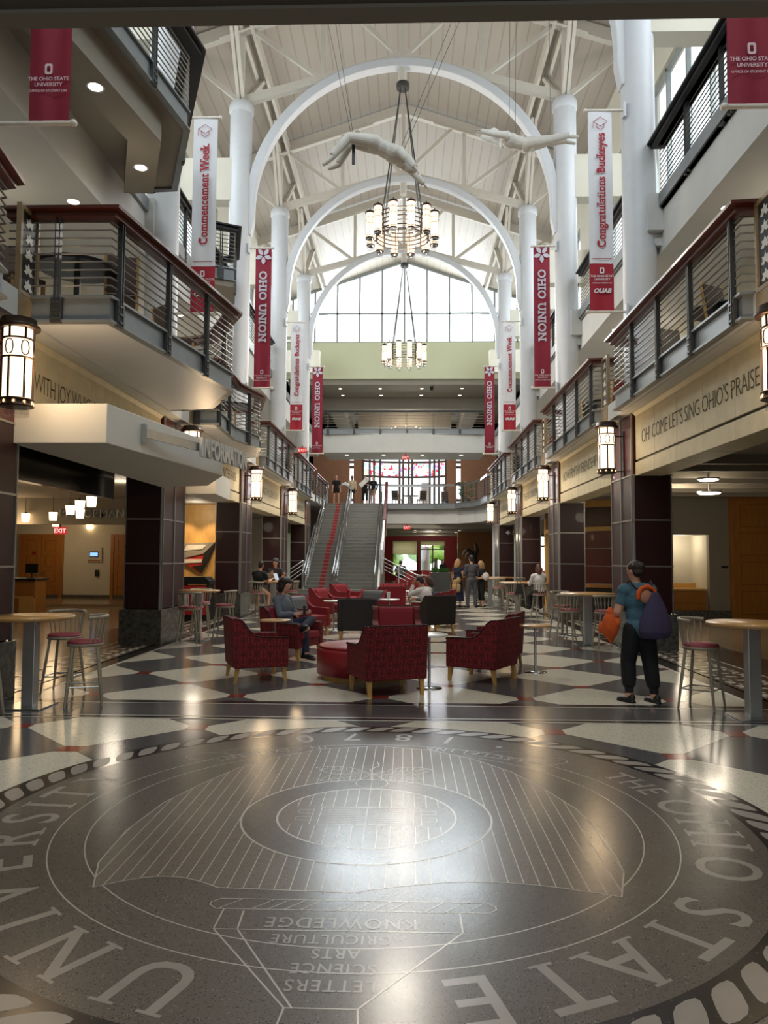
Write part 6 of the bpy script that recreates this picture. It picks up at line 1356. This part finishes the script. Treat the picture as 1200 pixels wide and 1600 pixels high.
# seated people
t, J = person('long haired man in a chambray shirt slouched in a red armchair, looking at his phone', (-2.05, 13.28, .02), -114, 1.78, dict(hip=(0, -.02, .53), spine=(0, -.22, 1), head=(0, .35, 1), face=(.1, .85, -.5), arm_l=((-.3, .45, -1), (.45, 1, .1)), arm_r=((.3, .45, -1), (-.45, 1, .1)), grip=.7, leg_r=((.1, 1, .0), (.05, .12, -1), (0, 1, -.1)), leg_l=((-.12, 1, .30), (1, .12, -.30), (.25, .85, .35))), skin, hair_brown, chambray, denim, shoe_d, 'long', 'long', 'curly', .012)
ph = thing('mobile_phone', 'dark phone held up by the long haired man in the red armchair', 'phone', t.location, t.rotation_euler.z); q = ((J['wrl']+J['hnl']*.1+J['wrr']+J['hnr']*.1)/2)*(1.78/1.8); MB().box(tuple(q+Vector((0, .02, .05))), (.075, .012, .15)).build('case', lattice_black, ph); MB().box(tuple(q+Vector((0, .012, .05))), (.066, .004, .135)).build('screen', glow('phone_screen', '#b7c4d8', .4), ph)
person('dark haired man in a white shirt seated with his head on his hand', (.48, 18.08, .02), 42, 1.76, dict(hip=(0, -.05, .53), spine=(0, .38, 1), head=(-.15, .55, 1), face=(-.2, .8, -.6), arm_l=((-.15, .9, -.35), (.3, -.2, 1), (.2, -.3, 1)), arm_r=((.25, .8, -.6), (-.5, .8, .25)), leg_l=SIT['leg_l'], leg_r=SIT['leg_r']), skin2, hair_black, white_c, denim, shoe_d, 'long', 'long', 'short', .014)
person('brown haired person seated behind the white shirt man, only the head showing', (.62, 19.6, .02), 70, 1.68, dict(hip=(0, 0, .52), spine=(0, .1, 1), head=(0, .3, 1), face=(0, .9, -.35), leg_l=SIT['leg_l'], leg_r=SIT['leg_r'], arm_l=((-.2, .4, -1), (.4, 1, 0)), arm_r=((.2, .4, -1), (-.4, 1, 0))), skin, hair_mid, chambray, denim, shoe_d, 'long', 'long', 'long', .016)
place(AC, 'plain', .62, 19.55, 250, 'red armchair tucked behind the white shirt man, under the brown haired person', G)
STOOL = dict(hip=(0, 0, .84), leg_l=((-.2, .9, -.35), (0, -.25, -1), (-.1, 1, -.1)), leg_r=((.2, .9, -.35), (0, -.25, -1), (.1, 1, -.1)))
person('woman in a white shirt with long auburn hair on a stool, seen from behind', (3.80, 22.15, .02), 12, 1.68, dict(STOOL, spine=(0, .2, 1), head=(.1, .3, 1), arm_r=((.35, .7, -.4), (-.2, .1, 1), (-.2, .1, 1)), arm_l=((-.3, .5, -1), (.3, 1, .2))), skin, hair_mid, white_c, black_c, shoe_l, 'long', 'long', 'long', .015)
person('person in black shirt on a stool at the left bar table, back turned', (-4.28, 22.0, .02), -20, 1.72, dict(STOOL, spine=(.05, .15, 1), head=(.1, .25, 1), arm_l=((-.2, .6, -1), (.2, 1, .35)), arm_r=((.25, .6, -1), (-.1, 1, .35))), skin, hair_brown, black_c, khaki, shoe_l, 'short', 'shorts', 'short', .015)
t, J = person('man in grey cap and black shirt with raised hand at the left bar table', (-4.05, 23.5, .02), -155, 1.80, dict(STOOL, spine=(0, .1, 1), head=(0, .12, 1), face=(.75, .7, 0), arm_l=((-.2, .6, -1), (.2, 1, .6)), arm_r=((.25, .7, -.9), (-.1, .8, .7))), skin, hair_brown, black_c, grey_j, shoe_l, 'short', 'shorts', 'short', .015)
cp = thing('baseball_cap', 'grey cap worn backwards by the talking man at the left bar table', 'cap', t.location, t.rotation_euler.z); mb = MB(); R = J['RH']; c = J['head']; mb.ball(c+R.col[2]*.055-R.col[1]*.015, (.094, .108, .088), 16, 9, R); mb.ball(c-R.col[1]*.12+R.col[2]*.02, (.07, .06, .012), 12, 6, R); remesh(mb, 'crown', grey_j, cp, .011, 2)
# the three standing together
person('blond woman in a sleeveless navy dress, left of the standing group', (1.80, 27.35, .0), -40, 1.72, dict(head=(.05, .1, 1), face=(.5, .9, -.1), arm_l=((-.15, .1, -1), (.3, .95, -.2)), arm_r=((.2, .2, -1), (-.5, 1, .1))), skin, hair_blond, None, navy, shoe_d, 'none', 'long', 'long', .015, None, -.72)
jk = thing('tan_jacket', 'tan jacket draped over the arm of the blond woman in navy', 'jacket', (1.74, 27.12, 1.02), .2); mb = MB()
for q in range(14): mb.ball((random.uniform(-.1, .1), random.uniform(-.05, .05), random.uniform(-.42, .02)), (random.uniform(.06, .1), .05, random.uniform(.08, .12)), 8, 6)
remesh(mb, 'folded_cloth', tan_c, jk, .014, 3)
person('tall man in a grey suit with his back turned in the standing group', (2.28, 27.2, .0), 20, 1.85, dict(head=(0, .1, 1), arm_l=((-.25, .15, -1), (.3, 1, -.1)), arm_r=((.25, .05, -1), (-.25, 1, -.1)), leg_l=((-.12, .05, -1), (-.02, -.05, -1), (-.3, 1, -.05)), leg_r=((.12, .0, -1), (.02, -.05, -1), (.3, 1, -.05))), skin, hair_brown, grey_suit, grey_suit, shoe_d, 'long', 'long', 'short', .014)
person('blond woman in black trousers holding a pale bag, right of the grey suit', (2.66, 27.55, .0), 110, 1.66, dict(head=(0, .1, 1), arm_l=((-.1, .2, -1), (.3, 1, -.1)), arm_r=((.15, .3, -1), (-.3, 1, -.1))), skin, hair_blond, black_c, black_c, shoe_d, 'short', 'cropped', 'long', .015)
t = thing('pale_handbag', 'pale round handbag carried by the blond woman right of the suited man', 'bag', (2.78, 27.22, 1.1)); MB().ball((0, 0, 0), (.12, .07, .14)).build('pouch', white_c, t)
person('woman in black standing far back beside the red wall', (2.15, 46.0, 0), 200, 1.68, dict(head=(0, .15, 1)), skin, hair_black, black_c, black_c, shoe_d, 'long', 'long', 'long', .02)
person('person in dark grey jacket bent over, far behind the ramp railing', (-.28, 38.6, .25), 5, 1.8, dict(SIT, hip=(0, 0, .62), spine=(0, .5, 1), head=(0, .8, 1), arm_l=((-.4, .7, -.8), (.4, 1, .1)), arm_r=((.4, .7, -.8), (-.4, 1, .1))), skin2, hair_black, grey_j, denim, shoe_d, 'long', 'long', 'short', .018)
tag(MB().bb(-.55, .0, 38.35, 38.85, 0, .74).build('low_bench', red_up), 'low red seat under the bent over person far back', 'bench')
# the four at the head of the stairs
ar = dict(arm_l=((-.2, .1, -1), (-.05, .3, -1)), arm_r=((.2, .1, -1), (.05, .3, -1)))
person('blond woman in black polo and shorts, leftmost of four at the stair head', (-4.14, 44.75, Z2), 190, 1.72, dict(ar, leg_l=((-.1, .1, -1), (0, -.05, -1), (-.2, 1, -.1)), leg_r=((.1, -.05, -1), (0, -.1, -1), (.2, 1, -.1))), skin, hair_blond, black_c, black_c, shoe_l, 'short', 'shorts', 'bun', .015)
person('man in a beige sweater and black shorts at the head of the stairs', (-3.22, 44.75, Z2), 185, 1.72, dict(ar, arm_r=((.3, .2, -1), (.3, .8, -.3))), skin3, hair_black, beige_c, black_c, shoe_d, 'long', 'shorts', 'short', .015)
person('dark haired person in black carrying a white parcel at the stair head', (-2.45, 44.75, Z2), 170, 1.70, dict(arm_l=((-.2, .5, -1), (.5, .8, .5)), arm_r=((.3, .5, -.9), (-.2, .8, .4))), skin, hair_black, black_c, black_c, shoe_l, 'short', 'cropped', 'short', .015)
person('man in a black jacket and khaki shorts stepping at the right of the stair head', (-1.98, 44.9, Z2), 150, 1.70, dict(arm_l=((-.5, .0, -1), (.1, .4, -1)), arm_r=((.45, .1, -1), (-.3, .6, -.8)), leg_l=((-.05, .15, -1), (0, -.1, -1), (0, 1, -.1)), leg_r=((.25, -.25, -1), (.3, -.45, -1), (.2, 1, -.35))), skin, hair_brown, black_c, khaki, shoe_d, 'long', 'shorts', 'short', .015)
t = thing('white_parcel', 'white bundle carried at an angle at the head of the stairs', 'parcel', (-2.52, 44.4, Z2+1.2)); mb = MB(); mb.bar((-.22, 0, -.16), (.2, 0, .24), .18, .26); mb.ball((.2, 0, .24), .13, 8, 6); remesh(mb, 'wrapping', white_c, t, .02, 4)
t = thing('white_parcel', 'white rolled bundle under the arm of the man in the beige sweater', 'parcel', (-3.6, 44.45, Z2+1.08)); mb = MB(); mb.tube([(-.22, 0, .06), (0, 0, .1), (.25, 0, -.02)], [.07, .13, .1], 10); remesh(mb, 'wrapping', white_c, t, .02, 4)
person('person in a brown top sitting on the far upper floor', (2.35, 47.6, Z2), 180, 1.65, dict(SIT, hip=(0, 0, .58), arm_l=((-.2, .4, -1), (.4, 1, 0)), arm_r=((.2, .4, -1), (-.4, 1, 0))), skin2, hair_black, brown_up, denim, shoe_d, 'long', 'long', 'short', .02)

# ---- the two hanging plaster figures
def sculpture(label, loc, deg, h, pz, hairm, cables, strap=None):
    global FAT
    FAT = .026; t, J = person(label, loc, deg, h, pz, plaster, plaster, None, None, None, name='hanging_sculpture', cat='sculpture', body_only=True, hairstyle='short'); s = h/1.8
    FAT = 0
    for a, b in cables: MB().tube([Vector(a), Vector(b)], .005/s, 5).build('cable', dark_steel, t)
    if strap: MB().box(strap, (.03, .05, .5)).build('strap', lattice_black, t)
    return t, J
sculpture('white plaster figure diving head down in front of the nearer chandelier', (-.52, 12.0, 8.36), -90, 1.72, dict(hip=(0, 0, 0), spine=(0, 1, -.52), fwd=(0, -.52, -1), head=(0, .75, -.9), face=(0, -.7, -.7), arm_l=((-.35, .75, -.42), (-.1, .7, -.75)), arm_r=((.6, .55, -.8), (.5, .55, -1)), leg_l=((-.1, -1, .30), (-.05, -.55, -1), (0, -1, -.2)), leg_r=((.1, -1, .12), (.05, -.75, -.9), (0, -.8, -.5))), plaster, [((0, -.38, .15), (-.1, -1.35, 6.2)), ((0, -.4, .1), (.3, -1.7, 6.2)), ((0, .4, -.1), (.1, 2.6, 5.5)), ((.02, .45, -.15), (.4, 2.9, 5.5))], (0, -.38, -.08))
sculpture('white plaster figure swimming through the air high on the right', (2.72, 17.2, 11.22), 92, 2.0, dict(hip=(0, 0, 0), spine=(0, 1, .22), fwd=(0, .22, -1), head=(.1, 1, .75), face=(0, .9, .3), arm_r=((.45, .9, .55), (.15, 1, .5)), arm_l=((-.25, .9, -.05), (.05, 1, .25)), leg_l=((-.06, -1, .12), (0, -1, .25), (0, -1, .05)), leg_r=((.06, -1, .28), (0, -1, .12), (0, -1, -.05))), plaster, [((.05, .35, .1), (.05, .3, 5)), ((-.1, .25, .1), (-.1, .2, 5)), ((0, -.5, .2), (.1, -.5, 4.8))])
